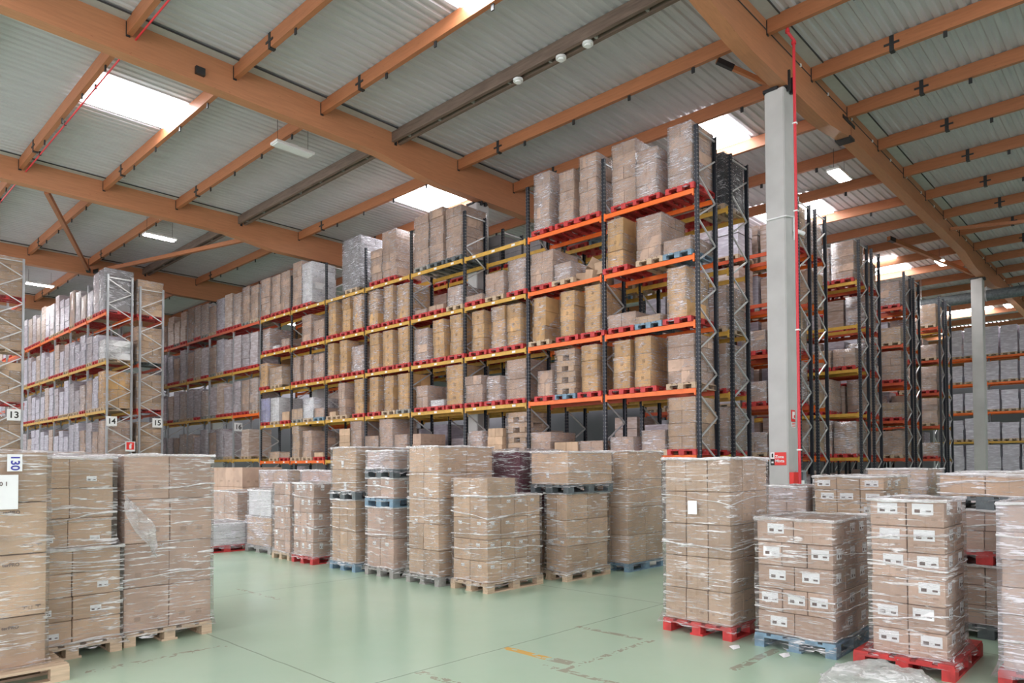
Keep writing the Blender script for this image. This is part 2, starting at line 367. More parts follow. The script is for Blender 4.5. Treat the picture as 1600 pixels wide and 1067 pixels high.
# stretch-film shells
def film_shell(seed, dx, dy, dz, nh, nv, amp, flare=.0, z0=0., rows=None, top=True, mat='film'):
    rnd = random.Random(seed); v = []; f = []
    per = []                                       # perimeter points
    r = .012
    for i in range(nh): t = i/nh; per.append((-dx/2+dx*t, -dy/2))
    for i in range(nh): t = i/nh; per.append((dx/2, -dy/2+dy*t))
    for i in range(nh): t = i/nh; per.append((dx/2-dx*t, dy/2))
    for i in range(nh): t = i/nh; per.append((-dx/2, dy/2-dy*t))
    n = len(per)
    for j in range(nv+1):
        t = j/nv; z = z0 + (dz-z0)*t
        fl = flare*max(0, 1-t*nv/2.2)**1.5
        for i, (x, y) in enumerate(per):
            corner = (i % nh == 0)
            L = math.hypot(x, y) or 1
            a = noise.noise(Vector((x*4+seed*3.1, y*4, z*3.2+x*1.5)))*amp*(.25 if corner else 1)+.35*amp
            # the film bridges the gap between corners and pulls in along winding lines
            a -= 0.0 if corner else amp*.5*abs(math.sin(z*9+seed+x*2+y*2))
            nx = (-1 if abs(x+dx/2) < 1e-6 else 1 if abs(x-dx/2) < 1e-6 else 0); ny = (-1 if abs(y+dy/2) < 1e-6 else 1 if abs(y-dy/2) < 1e-6 else 0)
            o = .012+max(a, -.006)+fl*(1+.25*math.sin(i*1.7+seed))
            v.append((x+nx*o, y+ny*o, z + (rnd.uniform(-.03, .02) if j == 0 else 0)))
    for j in range(nv):
        for i in range(n): f.append((j*n+i, j*n+(i+1) % n, (j+1)*n+(i+1) % n, (j+1)*n+i))
    if top:
        # rumpled top skin: concentric ring, then centre
        k = len(v); b = nv*n
        for i, (x, y) in enumerate(per): v.append((x*.55, y*.55, dz+.012+noise.noise(Vector((x*5, y*5, seed)))*.02))
        c = len(v); v.append((0, 0, dz+.016))
        for i in range(n): f.append((b+i, b+(i+1) % n, k+(i+1) % n, k+i)); f.append((k+i, k+(i+1) % n, c))
    m = bpy.data.meshes.new('stretch_film'); m.from_pydata(v, [], f); m.materials.append(M[mat])
    m.polygons.foreach_set('use_smooth', [True]*len(m.polygons)); m.update()
    return m
FAR_FILM = {}
def far_film(dx, dy, dz, heavy):
    key = (round(dx, 1), round(dy, 1), round(dz, 1), heavy)
    if key not in FAR_FILM: FAR_FILM[key] = film_shell(len(FAR_FILM)+5, 1, 1, 1, 3, 5, .02, 0, mat='film_thick' if heavy else 'film_far')
    return FAR_FILM[key]

# ------------------------------------------------------------------ load builder
def build_load(label, group, x0, y0, W, D, z0, H, kind, pal, film=1, detail=1, inset=.03, low_film=False):
    """x0: front (minimum X) plane of the pallet; y0..y0+W load span; z0 support; H height of load incl. pallet"""
    yc = y0+W/2
    t = thing('pallet_load', label, 'pallet load', (x0+.6, yc, z0), group)
    ph = .144
    if pal: ob('pallet', pallet_full(PAL[pal]), t, (0, 0, 0))
    else: ph = 0
    h = H-ph-.01
    rn = random.Random(hash(label) & 0xffff if False else int(abs(x0*131+y0*977+z0*613)) )
    dx = D-2*inset; xs = -.6+inset
    mk = {'s': 'b', 'c': 'n', 'W': 'w', 'x': 'wrap_m', 'y': 'wrap_l', 'z': 'wrap_b'}.get(kind, kind)
    if kind in ('d', 'v'): nz = max(1, round(h/.55))
    elif kind == 'k': nz = max(1, round(h/.42))
    elif kind == 'c': nz = max(3, round(h/.16))
    else: nz = max(1, round(h/.31))
    if detail == 0: nz = max(1, min(nz, 4))
    ch = h/nz
    for k in range(nz):
        z = ph+k*ch; offx = rn.uniform(-.02, .02); offy = rn.uniform(-.018, .018)
        if kind == 'k' or detail == 0 or kind == 'd':
            cells = [(xs+dx/2, 0, dx, W)]
            if detail and kind == 'k': cells = [(xs+dx/4, 0, dx/2, W), (xs+dx*.75, 0, dx/2, W)]
        elif kind == 'c':
            if k % 2 == 0: cells = [(xs+dx/2, -W*.31, dx, W*.3), (xs+dx/2, W*.31, dx, W*.3)]
            else: cells = [(xs+dx*.17, 0, dx*.26, W), (xs+dx*.83, 0, dx*.26, W)]
        elif k % 2 == 0: cells = [(xs+dx/2, -W/4, dx, W/2), (xs+dx/2, W/4, dx, W/2)]
        else: cells = [(xs+dx*.3, 0, dx*.6, W), (xs+dx*.8, 0, dx*.4, W)]
        for cx, cy, sx, sy in cells:
            o = ob('carton', carton_mesh(mk, sx-.008, sy-.008, ch-.004, detail == 1), t, (cx+offx, cy+offy, z))
            o.rotation_euler = (0, 0, rn.uniform(-.022, .022))
    if film:
        o = ob('stretch_film', far_film(dx, W, h, film == 2), t, (xs+dx/2, 0, ph-.05)); o.scale = (dx, W, h+.05)
    return t

# ------------------------------------------------------------------ floor, roof, walls
m = MB(); m.box(-16, 96, -30, 92, -.2, 0); fl = struct(m.build('floor', M['floor']))
# corrugated roof sheet: trapezoid ribs running along X
v = []; f = []; y = -20.0; zs = 12.16; prof = []
while y < 86: prof += [(y, zs), (y+.10, zs), (y+.135, zs+.035), (y+.215, zs+.035)]; y += .25
for (yy, zz) in prof: v.append((-14, yy, zz)); v.append((94, yy, zz))
for i in range(len(prof)-1): f.append((2*i, 2*i+1, 2*i+3, 2*i+2))
me = bpy.data.meshes.new('ceiling'); me.from_pydata(v, [], f); me.materials.append(M['roof']); me.update()
ceil = struct(ob('ceiling', me))
m = MB(); m.box(-14, 94, -20, 86, 12.26, 12.4); ob('roof_insulation', m.mesh('roof_insulation', M['flash']), ceil)
m = MB(); m.box(95, 95.3, -30, 92, 0, 13); struct(m.build('wall_far', M['wall']))
m = MB(); m.box(13, 95, -9.3, -9, 0, 13); struct(m.build('shade_wall_right', M['wall']))  # unseen wall, added to keep light off the right-hand sides of the rack loads
m = MB(); m.box(-16, 95, 90, 90.3, 0, 13); struct(m.build('wall_left', M['wall']))

BEAM_Y = [-3.75, 6.65, 17.25, 27.65, 38.55, 49.2, 59.8, 70.4]
PURL_X = [-7.2, -4.7, -2.2, .35, 2.9, 5.42, 7.93, 10.44, 13.0, 15.6, 18.3, 21.0, 23.85, 26.7, 29.6, 32.4, 35.3, 38.2, 41.0, 43.9, 46.8, 49.6, 52.5, 55.4, 58.2, 61.1, 64.0, 66.9, 69.7, 72.6, 75.5, 78.4, 81.2, 84.1, 87.0]
# purlins: one piece per bay between the roof beams
mp_ = {}
for bi in range(len(BEAM_Y)-1):
    ya, yb = BEAM_Y[bi]+.35, BEAM_Y[bi+1]
    for px in PURL_X:
        if bi == 0 and px < 8: continue
        if bi >= 3 and px > 40: continue
        if abs(px-13.0) < .1:         # the weathered, trough-like purlin with lamps and cable tray
            m = MB(); m.box(-.17, -.07, 0, yb-ya, 11.83, 12.155); m.box(.07, .17, 0, yb-ya, 11.83, 12.155); m.box(-.07, .07, 0, yb-ya, 11.95, 11.99, 1)
            for q in range(7): m.box(-.07, .07, 1.2+q*1.4, 1.26+q*1.4, 11.86, 11.95, 1)
            o = ob('purlin', m.mesh('purlin', [M['galv_wood'], M['pgrey']]), ceil, (px, ya, 0)); o['label'] = 'grey-brown weathered double purlin'
        else:
            key = round(yb-ya, 3)
            if key not in mp_:
                m = MB(); m.box(-.06, .06, 0, yb-ya, 11.8, 12.155); mp_[key] = m.mesh('purlin', M['purlin'])
            ob('purlin', mp_[key], ceil, (px, ya, 0))
# black splice brackets on the purlins, and little red hooks under them
mb = MB(); mb.box(-.075, .075, -.05, .05, 11.77, 12.15); mb.box(-.08, -.06, -.17, .17, 11.93, 11.98); brk = mb.mesh('splice_bracket', M['black'])
mh = MB(); mh.box(-.015, .015, -.04, .04, 11.66, 11.8); hk = mh.mesh('purlin_hook', M['black'])
for bi in range(1, 6):
    for px in PURL_X:
        if px < 4 or px > 62 or abs(px-13) < .1 or (bi > 3 and px > 26): continue
        ob('splice_bracket', brk, ceil, (px, BEAM_Y[bi]-1.9, 0))
        if px < 30:
            for q in (1.9, 3.8, 5.7, 7.6): ob('purlin_hook', hk, ceil, (px, BEAM_Y[bi]-1.1-q, 0))
        m_y = BEAM_Y[bi]-.02
mb = MB(); mb.box(-.1, .1, -.02, .0, 11.76, 12.1); hg = mb.mesh('joist_hanger', M['black'])
for bi in range(1, 6):
    for px in PURL_X:
        if 4 < px < 45 and not (bi > 3 and px > 26): ob('joist_hanger', hg, ceil, (px-.03, BEAM_Y[bi]-.005, 0)).scale = (.45, 1, 1)
# flat flashing strip and dark seal line beside every beam
for bi in range(1, 7):
    yb = BEAM_Y[bi]
    m = MB(); m.box(-14, 92, yb-.3, yb, 12.13, 12.157); ob('roof_flashing', m.mesh('roof_flashing', M['flash']), ceil)
    m = MB(); m.box(-14, 92, yb-.325, yb-.305, 12.12, 12.157); ob('seal_strip', m.mesh('seal_strip', M['dark_line']), ceil)
# big glulam beams along X, haunched over the columns
def haunch_beam(y0, wid, cols, label):
    xs = [-14.0]; zs_ = []
    pts = []
    def zb(x):
        z = 11.36
        for c in cols:
            d = abs(x-c); z = min(z, 11.36-.28*max(0, min(1, (4.6-d)/2.2)))
        return z
    step = [-14 + .6*i for i in range(int(106/.6)+1)]
    vv = []; ff = []
    for x in step:
        z = zb(x); vv += [(x, y0, z), (x, y0+wid, z), (x, y0+wid, 12.15), (x, y0, 12.15)]
    for i in range(len(step)-1):
        a = 4*i
        for k in range(4): ff.append((a+k, a+(k+1) % 4, a+4+(k+1) % 4, a+4+k))
    ff += [(0, 1, 2, 3), tuple(len(vv)-4+k for k in (3, 2, 1, 0))]
    me = bpy.data.meshes.new('roof_beam'); me.from_pydata(vv, [], ff); me.materials.append(M['glulam']); me.update()
    b = bmesh.new(); b.from_mesh(me); bmesh.ops.recalc_face_normals(b, faces=b.faces); b.to_mesh(me); b.free()
    return tag(ob('roof_beam', me), label, 'roof beam', 'laminated roof beams')
BL = ['orange laminated roof beam outside the picture on the right', 'orange laminated roof beam resting on the pale concrete column by the red pipe',
      'upper left orange laminated beam carrying the small black box', 'second long orange laminated beam from the top left, above the unlit lamps',
      'third orange laminated beam at left, behind the tall grey frames', 'fourth orange beam, low at left behind the stacked loads',
      'deepest orange beam at far left beyond the racks', 'last roof beam before the left end wall']
beams = [haunch_beam(BEAM_Y[i], .35, [16.9, 41.0, 66.0], BL[i]) for i in range(len(BEAM_Y))]
# seam line, conduit and steel joint plates on the beam by the column
m = MB(); m.tube((-5, -.012, 11.88), (60, -.012, 11.88), .012, 6)
for i in range(26): m.box(8+i*1.9, 8.05+i*1.9, -.035, 0, 11.85, 11.92, 1)
o = ob('conduit', m.mesh('conduit', [M['dark_line'], M['white']]), beams[1], (0, BEAM_Y[1], 0))
m = MB(); m.box(20.6, 21.6, -.02, 0, 11.68, 11.78); m.box(21.25, 21.33, -.01, 0, 11.3, 11.9, 1); ob('joint_plate', m.mesh('joint_plate', [M['black'], M['purlin']]), beams[1], (0, BEAM_Y[1], 0))
m = MB(); m.box(21.1, 21.5, -.04, .39, 11.28, 11.345); ob('joint_shoe', m.mesh('joint_shoe', M['black']), beams[1], (0, BEAM_Y[1], 0))
m = MB(); m.box(6.9, 7.12, -.1, 0, 11.52, 11.7); o = ob('junction_box', m.mesh('junction_box', M['black']), beams[2], (0, BEAM_Y[2], 0))
for b_, xa in ((2, 8.2), (3, 6.0), (3, 16.9)):
    pass

# columns
def column(xc, yb, label, marks=False):
    t = thing('concrete_column', label, 'column', (xc, yb+.35, 0), 'concrete columns')
    b = bmesh.new(); bmesh.ops.create_cube(b, size=1)
    for v_ in b.verts: v_.co = Vector((v_.co.x*.6, v_.co.y*.48, (v_.co.z+.5)*11.02))
    bmesh.ops.bevel(b, geom=[e for e in b.edges if abs(e.verts[0].co.z-e.verts[1].co.z) > 1], offset=.02, segments=2, affect='EDGES')
    me = bpy.data.meshes.new('shaft'); b.to_mesh(me); b.free(); me.materials.append(M['concrete_col']); ob('shaft', me, t)
    m = MB(); m.box(-.2, .2, -.27, .1, 11.02, 11.08); m.box(-.16, -.1, -.34, -.26, 10.95, 11.45); m.box(.02, .1, -.34, -.26, 10.95, 11.33); m.box(-.3, .3, .18, .26, 10.98, 11.08)
    m.box(-.34, -.1, -.1, .26, 11.0, 11.07)
    ob('beam_shoe', m.mesh('beam_shoe', M['black']), t)
    return t
COLX = 16.9
c1 = column(COLX, BEAM_Y[1]-.06, 'tall pale concrete column in front of the black rack ends, with red signs')
column(41.0, BEAM_Y[1], 'distant grey concrete column at right, under the duct')
column(16.87, BEAM_Y[2]+.05, 'concrete column rising between the loads below the bluish skylight glare')
column(16.87, BEAM_Y[3]+.05, 'concrete column behind the white-sided load near the middle left')
column(16.87, BEAM_Y[4]+.05, 'grey column standing among the silvery loads of the grey-post rack')
# signs and fittings on the first column (faces: -X at COLX-.3, -Y at y = yc-.24)
yc1 = BEAM_Y[1]-.06+.35; fx = COLX-.3; fy = yc1-.24
t = thing('zone_sign', 'red sign reading Zona Mixta with small black and white emblems', 'sign', (fx-.005, yc1, 1.87))
m = MB(); m.box(-.012, 0, -.19, .19, 0, .31); ob('panel', m.mesh('panel', M['red_sign']), t)
m = MB(); m.box(-.016, -.012, .09, .19, .155, .31); ob('white_emblem', m.mesh('white_emblem', M['white']), t)
m = MB(); m.box(-.016, -.012, .09, .19, 0, .15); ob('black_emblem', m.mesh('black_emblem', M['ink']), t)
m = MB(); m.box(-.018, -.016, .12, .16, .19, .28); m.box(-.018, -.016, .12, .13, .28, .29); ob('emblem_figure', m.mesh('emblem_figure', M['ink']), t)
m = MB(); m.box(-.018, -.016, .115, .165, .05, .09); ob('emblem_mark', m.mesh('emblem_mark', M['white']), t)
txt('Zona', .1, M['white'], t, (-.014, -.03, .2), 'X'); txt('Mixta', .1, M['white'], t, (-.014, -.035, .1), 'X')
t = thing('fire_hose_sign', 'small red fire equipment sign on the column edge above the cabinet', 'sign', (COLX-.02, fy-.005, 2.78))
m = MB(); m.box(-.1, .13, -.01, 0, .14, .42); ob('panel', m.mesh('panel', M['red_sign']), t)
m = MB(); m.box(-.05, .03, -.014, -.01, .2, .38); m.box(.03, .09, -.014, -.01, .3, .38); m.box(-.02, .1, -.014, -.01, .2, .23); ob('hose_symbol', m.mesh('hose_symbol', M['white']), t)
m = MB(); m.box(-.1, .13, -.01, 0, 0, .12); ob('lower_panel', m.mesh('lower_panel', M['white']), t)
for k in range(3):
    m = MB(); m.box(-.08, .11, -.013, -.01, .02+k*.035, .035+k*.035); ob('text_line', m.mesh('text_line', M['red_sign']), t)
t = thing('fire_box', 'red box mounted low on the pale column beside the glazed cabinet', 'fire box', (COLX-.12, fy-.06, 1.38))
m = MB(); m.box(-.15, .15, -.05, .055, 0, .32); ob('box_body', m.mesh('box_body', M['red_sign']), t)
t = thing('hose_cabinet', 'grey framed glazed cabinet to the right of the red box', 'cabinet', (COLX+.32, fy-.06, 1.3))
m = MB(); m.box(-.2, .2, -.04, .05, 0, .04); m.box(-.2, .2, -.04, .05, .4, .44); m.box(-.2, -.16, -.04, .05, .04, .4); m.box(.16, .2, -.04, .05, .04, .4); ob('frame', m.mesh('frame', M['grey_steel']), t)
m = MB(); m.box(-.16, .16, .03, .05, .04, .4); ob('back_panel', m.mesh('back_panel', M['pdark']), t)
m = MB(); m.tube((0, 0, .05), (0, 0, .2), .07, 12); ob('hose_coil', m.mesh('hose_coil', M['white']), t)
t = thing('sprinkler_pipe', 'thin red pipe running down beside the pale column', 'pipe', (15.78, 6.12, 0))
m = MB(); m.tube((0, 0, 0), (0, 0, 11.55), .033, 10); ob('riser', m.mesh('riser', M['red_pipe']), t)
m = MB(); m.tube((0, 0, 11.53), (-.1, .1, 11.72), .033, 10); m.tube((-.1, .1, 11.7), (-.1, .1, 12.03), .033, 10); m.tube((0, 0, 11.44), (0, 0, 11.5), .055, 10); m.tube((-.1, .1, 11.7), (-.1, .1, 11.76), .05, 10); ob('elbow', m.mesh('elbow', M['red_pipe']), t)
m = MB()
for z in (2.2, 4.9, 7.6, 9.6): m.box(-.045, .045, -.045, .045, z, z+.03)
ob('pipe_clamp', m.mesh('pipe_clamp', M['white']), t)
t = thing('camera_bracket', 'white conduit ring and small camera clipped around the pale column', 'security camera', (COLX, yc1, 7.85))
m = MB(); m.tube((-.33, .26, 0), (-.33, -.27, .0), .02, 8); m.tube((-.33, -.27, 0), (.1, -.29, .08), .02, 8); ob('conduit_ring', m.mesh('conduit_ring', M['white']), t)
m = MB(); m.tube((.1, -.29, .08), (.1, -.29, -.5), .015, 8); m.tube((.1, -.3, -.25), (.38, -.42, -.3), .05, 10); ob('camera_body', m.mesh('camera_body', M['white']), t)

# skylights (daylight through translucent sheets); a regular pattern over the whole hall
sk = 0
SKY = [(5.55, 7.85, 20.1, 21.95), (16.0, 18.1, 19.5, 21.6), (18.5, 20.85, 9.5, 10.9), (8.1, 10.35, 9.4, 11.35), (26.85, 29.4, 9.9, 12.4), (37.9, 40.8, 9.9, 12.6), (52.6, 55.3, 8.6, 13.5), (61.2, 64, 8.6, 13.5), (69.8, 72.6, 8.6, 13.5),
       (.5, 2.8, 11, 13), (.5, 2.8, 22, 24), (21.1, 23.7, 30.5, 32.5), (2.2, 4.3, 33.5, 35.5), (21.1, 23.7, 43, 45), (5.6, 7.8, 54, 56), (18.4, 20.9, 55, 57), (29.7, 32.3, 20, 22), (41.1, 43.8, 20, 22), (32.5, 35, -1.5, .5), (43.9, 46.7, -1.5, .5), (15.7, 18.2, -1.5, .5), (-4.6, -2.3, 5, 7), (-4.6, -2.3, 17, 19)]
for (xa, xb, ya, yb) in SKY:
    sk += 1
    m = MB(); m.box(xa, xb, ya, yb, 12.10, 12.125); w_ = m.build('window_%d' % sk, M['skylight']); struct(w_)

t = thing('sprinkler_line', 'thin red sprinkler pipe under the leftmost roof joist', 'pipe', (5.56, 8, 11.77))
m = MB(); m.tube((0, 0, 0), (0, 52, 0), .022, 8); ob('pipe_run', m.mesh('pipe_run', M['red_pipe']), t)
m = MB()
for k in range(18): m.box(-.03, .03, 1+k*2.8, 1.04+k*2.8, -.03, .1)
ob('pipe_hanger', m.mesh('pipe_hanger', M['black']), t)
# LED lamps hung in rows along X
def led(x, y, z, lit, label):
    t = thing('high_bay_lamp', label, 'lamp', (x, y, z), 'hanging high bay lamps')
    m = MB(); m.box(-.62, .62, -.2, .2, .02, .09); m.box(-.12, .12, -.08, .08, .09, .17); ob('housing', m.mesh('housing', M['lamp_white']), t)
    m = MB(); m.box(-.58, .58, -.17, .17, 0, .02); ob('diffuser', m.mesh('diffuser', M['led' if lit else 'led_off']), t)
    m = MB(); m.tube((-.5, 0, .09), (-.5, 0, 12.16-z), .006, 6); m.tube((.5, 0, .09), (.5, 0, 12.16-z), .006, 6); ob('hanger', m.mesh('hanger', M['ink']), t)
led(10.8, 30.45, 11.4, 1, 'bright lamp hanging under the grey roof at left, beyond the second beam')
led(24.05, 7.9, 11.4, 1, 'bright lamp in the roof bay just right of the pale column')
led(38.0, 7.9, 11.4, 1, 'bright lamp close to the roof beam above the distant column')
led(9.3, 42.9, 11.4, 1, 'small bright lamp at the far left beside the tall grey post')
led(51.3, 7.2, 11.4, 1, 'farthest bright lamp at the right edge beyond the distant column')
led(10.55, 19.1, 11.4, 0, 'unlit pale lamp hanging between the first and second beams')
led(2.2, 19.1, 11.4, 0, 'unlit pale lamp hanging near the upper left corner')
for x, y in ((-2, 7.9), (-2, 30.4), (24, 42.9), (38, 30.4), (24, 30.4), (24, -3), (38, -3), (10, -3), (10, 55), (24, 55), (51, 30), (-2, 19)):
    led(x, y, 11.4, 1, 'high bay lamp out of view, %.0f metres ahead and %.0f metres to the side' % (x, y))
# round sensors / pale discs under the weathered purlin
for i, yy in enumerate((12.1, 10.67, 9.85)):
    t = thing('smoke_detector', ['round white detector lowest along the weathered purlin', 'middle of three round white detectors on the weathered purlin', 'highest round white detector on the weathered purlin'][i], 'detector', (13.0, yy, 11.8), 'detectors under the weathered purlin')
    m = MB(); m.tube((0, 0, -.02), (0, 0, .04), .13, 18); ob('base_ring', m.mesh('base_ring', M['white']), t)
    m = MB(); m.tube((0, 0, -.06), (0, 0, -.02), .08, 16); ob('sensor_head', m.mesh('sensor_head', M['white']), t)
# bracing struts under the roof
def strut(a, b, label, r_=.07):
    a = Vector(a); b = Vector(b); t = thing('wooden_strut', label, 'strut', tuple(a), 'diagonal roof struts')
    m = MB(); m.bar((0, 0, 0), tuple(b-a), r_, 0, r2=r_*1.2); ob('timber', m.mesh('timber', M['purlin']), t)
    d = (b-a).normalized(); m = MB(); m.bar(tuple((b-a)-d*.45), tuple((b-a)-d*.02), r_+.01, 0, r2=r_*1.2+.01); ob('end_plate', m.mesh('end_plate', M['black']), t)
strut((6.25, 28.1, 11.42), (10.35, 38.44, 11.5), 'wooden diagonal strut crossing left of the bright lamp under the roof')
strut((13.4, 28.1, 11.42), (10.6, 38.44, 11.5), 'long wooden diagonal strut right of the bright lamp under the roof')
strut((16.55, 7.07, 11.2), (15.66, 7.95, 11.76), 'short diagonal strut with black bracket left of the pale column head', .045)
strut((40.6, 7.1, 11.25), (33.2, 8.9, 11.7), 'wooden strut running to the head of the distant column')
strut((33.0, 6.55, 11.5), (35.1, 3.5, 11.7), 'thin strut right of the main roof beam near the distant lamp', .05)
# dark duct passing behind the distant column
t = thing('ventilation_duct', 'long dark round duct under the roof behind the distant column', 'duct', (43.2, 3, 10.6))
m = MB(); m.tube((0, -16, 0), (0, 8, 0), .28, 16); ob('duct_tube', m.mesh('duct_tube', M['pdark']), t)
m = MB()
for k in range(8): m.tube((0, -14+k*3, .2), (0, -14+k*3, 1.5), .015, 6); m.tube((0, -14+k*3-.03, 0), (0, -14+k*3+.03, 0), .3, 16)
ob('duct_strap', m.mesh('duct_strap', M['grey_steel']), t)
t = thing('exit_hook', 'thin dark rod hanging from the roof at upper left', 'rod', (2.2, 19.1, 11.6))
m = MB(); m.tube((.7, 0, -.1), (.7, 0, .5), .02, 6); ob('rod', m.mesh('rod', M['ink']), t)

# ------------------------------------------------------------------ racks
UPH = 10.26
def upright_mesh(mk, h):
    key = ('up', mk, h)
    if key in _cache: return _cache[key]
    # open C profile, mouth towards +X side of the frame, 0.1 wide (Y) x 0.07 deep (X)
    o_ = [(-.035, -.05), (-.035, -.022), (-.024, -.022), (-.024, .022), (-.035, .022), (-.035, .05), (.035, .05), (.035, .044), (-.029, .044), (-.029, .028), (-.018, .028), (-.018, -.028), (-.029, -.028), (-.029, -.044), (.035, -.044), (.035, -.05)]
    n = len(o_); v = [(x, y, 0) for x, y in o_]+[(x, y, h) for x, y in o_]
    f = [(i, (i+1) % n, n+(i+1) % n, n+i) for i in range(n)]
    m_ = bpy.data.meshes.new('upright'); 
    mb = MB(); mb.v = list(v); mb.f = list(f); mb.mi = [0]*len(f)
    # rows of punched slots on the front lips, seen as lighter dashes
    if mk == 'up_black':
        z = .12
        while z < h-.05:
            for yy in (-.037, .037): 
                k = len(mb.v); mb.v += [(-.0358, yy-.007, z), (-.0358, yy+.007, z), (-.0358, yy+.007, z+.028), (-.0358, yy-.007, z+.028)]; mb.f.append((k, k+1, k+2, k+3)); mb.mi.append(1)
                k = len(mb.v)
            for xx in (-.012, .014):
                k = len(mb.v); mb.v += [(xx-.006, -.0508, z), (xx+.006, -.0508, z), (xx+.006, -.0508, z+.028), (xx-.006, -.0508, z+.028)]; mb.f.append((k, k+1, k+2, k+3)); mb.mi.append(1)
            z += .1
    mb.box(-.06, .06, -.08, .08, 0, .012, 0)
    _cache[key] = mb.mesh('upright', [M[mk], M['pgrey']]); return _cache[key]
def beam_mesh(mk, L=2.7):
    key = ('beam', mk, L)
    if key in _cache: return _cache[key]
    m = MB(); m.box(-.025, .025, .03, L-.03, -.115, 0); m.box(-.03, .035, 0, .045, -.17, .03); m.box(-.03, .035, L-.045, L, -.17, .03)
    _cache[key] = m.mesh('beam', M[mk]); return _cache[key]
def brace_pts(h):
    z = .35; side = 0; out = []
    while z+.545 < h-.1: out.append((z, side)); z += .545; side ^= 1
    return out, z
def frame_braces(parent, x, y, dep, h, single):
    pts, zt = brace_pts(h)
    if single:
        for z, s in pts:
            m = MB(); a, b = ((0, 0, 0), (dep, 0, .545)) if s == 0 else ((dep, 0, 0), (0, 0, .545))
            key = ('br', s, dep)
            if key not in _cache: m.bar(a, b, .016, 0, r2=.02); _cache[key] = m.mesh('brace', M['brace'])
            ob('brace', _cache[key], parent, (x, y, z))
        m = MB(); m.bar((0, 0, 0), (dep, 0, 0), .016, 0, r2=.02); ob('brace', m.mesh('brace', M['brace']), parent, (x, y, h-.12))
    else:
        key = ('brj', dep, h)
        if key not in _cache:
            m = MB()
            for z, s in pts: m.bar((0 if s == 0 else dep, 0, z), (dep if s == 0 else 0, 0, z+.545), .016, 0, r2=.02)
            m.bar((0, 0, h-.12), (dep, 0, h-.12), .016, 0, r2=.02)
            _cache[key] = m.mesh('brace_lattice', M['brace'])
        ob('brace_lattice', _cache[key], parent, (x, y, 0))
lab = MB(); lab.box(-.003, 0, -.07, .07, -.09, -.025); lab_m = lab.mesh('location_label', M['white'])
def rack_run(label, x0, dep, y0, nb, levels, upm, beam_color, h=UPH, single_first=True, labels=False, hfun=None, loc_x=None):
    """one single-deep run of racking: frames across X (x0..x0+dep), bays of 2.8 along +Y"""
    t = thing('pallet_rack', label, 'pallet rack', (x0, y0, 0), 'steel pallet racks')
    for n in range(nb+1):
        hh = hfun(n) if hfun else h
        for dx in (0.035, dep-.035):
            o = ob('upright', upright_mesh(upm, hh), t, (dx, n*2.8, 0))
            if dx > .1: o.rotation_euler = (0, 0, 0); o.scale = (-1, 1, 1)
        frame_braces(t, .035, n*2.8, dep-.07, hh, single_first and n == 0)
    for n in range(nb):
        for li, z in enumerate(levels):
            for dx, face in ((-.005, 0), (dep+.005, 1)):
                b = ob('beam', beam_mesh(beam_color(n, li, face)), t, (dx, n*2.8+.05, z))
                if labels and face == 0 and n > 1:
                    for k in range(3): ob('location_label', lab_m, b, (-.026, .5+k*.87, 0))
    return t
LV = [8.68, 7.045, 5.405, 3.765, 2.13]
LG = [8.68, 6.53, 4.385, 2.24]
rx, ry = 15.41, 8.40
def colr1(n, li, face):
    if face: return 'beam_y' if n > 1 else ('beam_o' if li < 3 else 'beam_r')
    return 'beam_o' if n < 2 or (li == 4 and n > 5) else 'beam_y'
rack_run('long black-post rack with orange and yellow beams facing the open floor', rx, 1.0, ry, 8, LV, 'up_black', colr1, labels=True)
rack_run('black-post rack standing back to back behind the long front rack', 17.2, 1.03, ry, 8, LV, 'up_black', lambda n, l, f: 'beam_y' if n < 5 else 'beam_o', h=10.1)
rack_run('grey-post stretch at the left end of the long rack, sign 16', rx, 1.0, ry+22.45, 5, LG, 'up_grey', lambda n, l, f: 'beam_r' if (l == 0 and n < 4) else 'beam_o' if l == 0 or (l == 2 and n == 0) else 'beam_y', labels=False)
SIDE = [(21.70, 22.72, 'beam_r'), (23.16, 24.12, 'beam_o'), (27.46, 28.46, 'beam_y'), (28.98, 29.95, 'beam_r'), (33.42, 34.45, 'beam_r'), (34.9, 35.85, 'beam_o'), (39.6, 40.5, 'beam_r'), (41.0, 42.0, 'beam_y')]
SL = ['first black rack right of the pale column, facing us', 'black rack backing the first one right of the column', 'second black rack row right of the column, yellow beams', 'black rack backing the second row at right',
      'third black rack row at right with red-orange beams', 'black rack backing the third row at right', 'fourth black rack row at right, slender in the distance', 'last black rack before the distant column']
for (xa, xb, bc), l_ in zip(SIDE, SL): rack_run(l_, xa, xb-xa, ry, 2, LV, 'up_black', lambda n, l, f, bc=bc: bc, h=10.2)
rack_run('grey-post rack carrying sign 14, left of centre', 9.82, 1.05, 33.8, 13, LG, 'up_grey', lambda n, l, f: 'beam_y' if l else 'beam_o', h=10.35)
rack_run('narrow grey-post rack carrying sign 15', 11.14, 1.05, 33.8, 2, LG, 'up_grey', lambda n, l, f: 'beam_r', h=10.05)
rack_run('grey-post rack at the left edge carrying sign 13', 5.75, 1.05, 33.8, 3, LG, 'up_grey', lambda n, l, f: 'beam_r', h=10.35)
rack_run('far rack with orange beams and pale blue posts at the right edge', 50.0, 1.0, 2.6, 4, [8.3, 6.72, 4.97, 3.2], 'up_grey', lambda n, l, f: 'beam_y' if l == 3 else 'beam_o', h=8.9)
# spacers tying the two back-to-back runs
for z in (1.7, 5.1, 8.0):
    pass

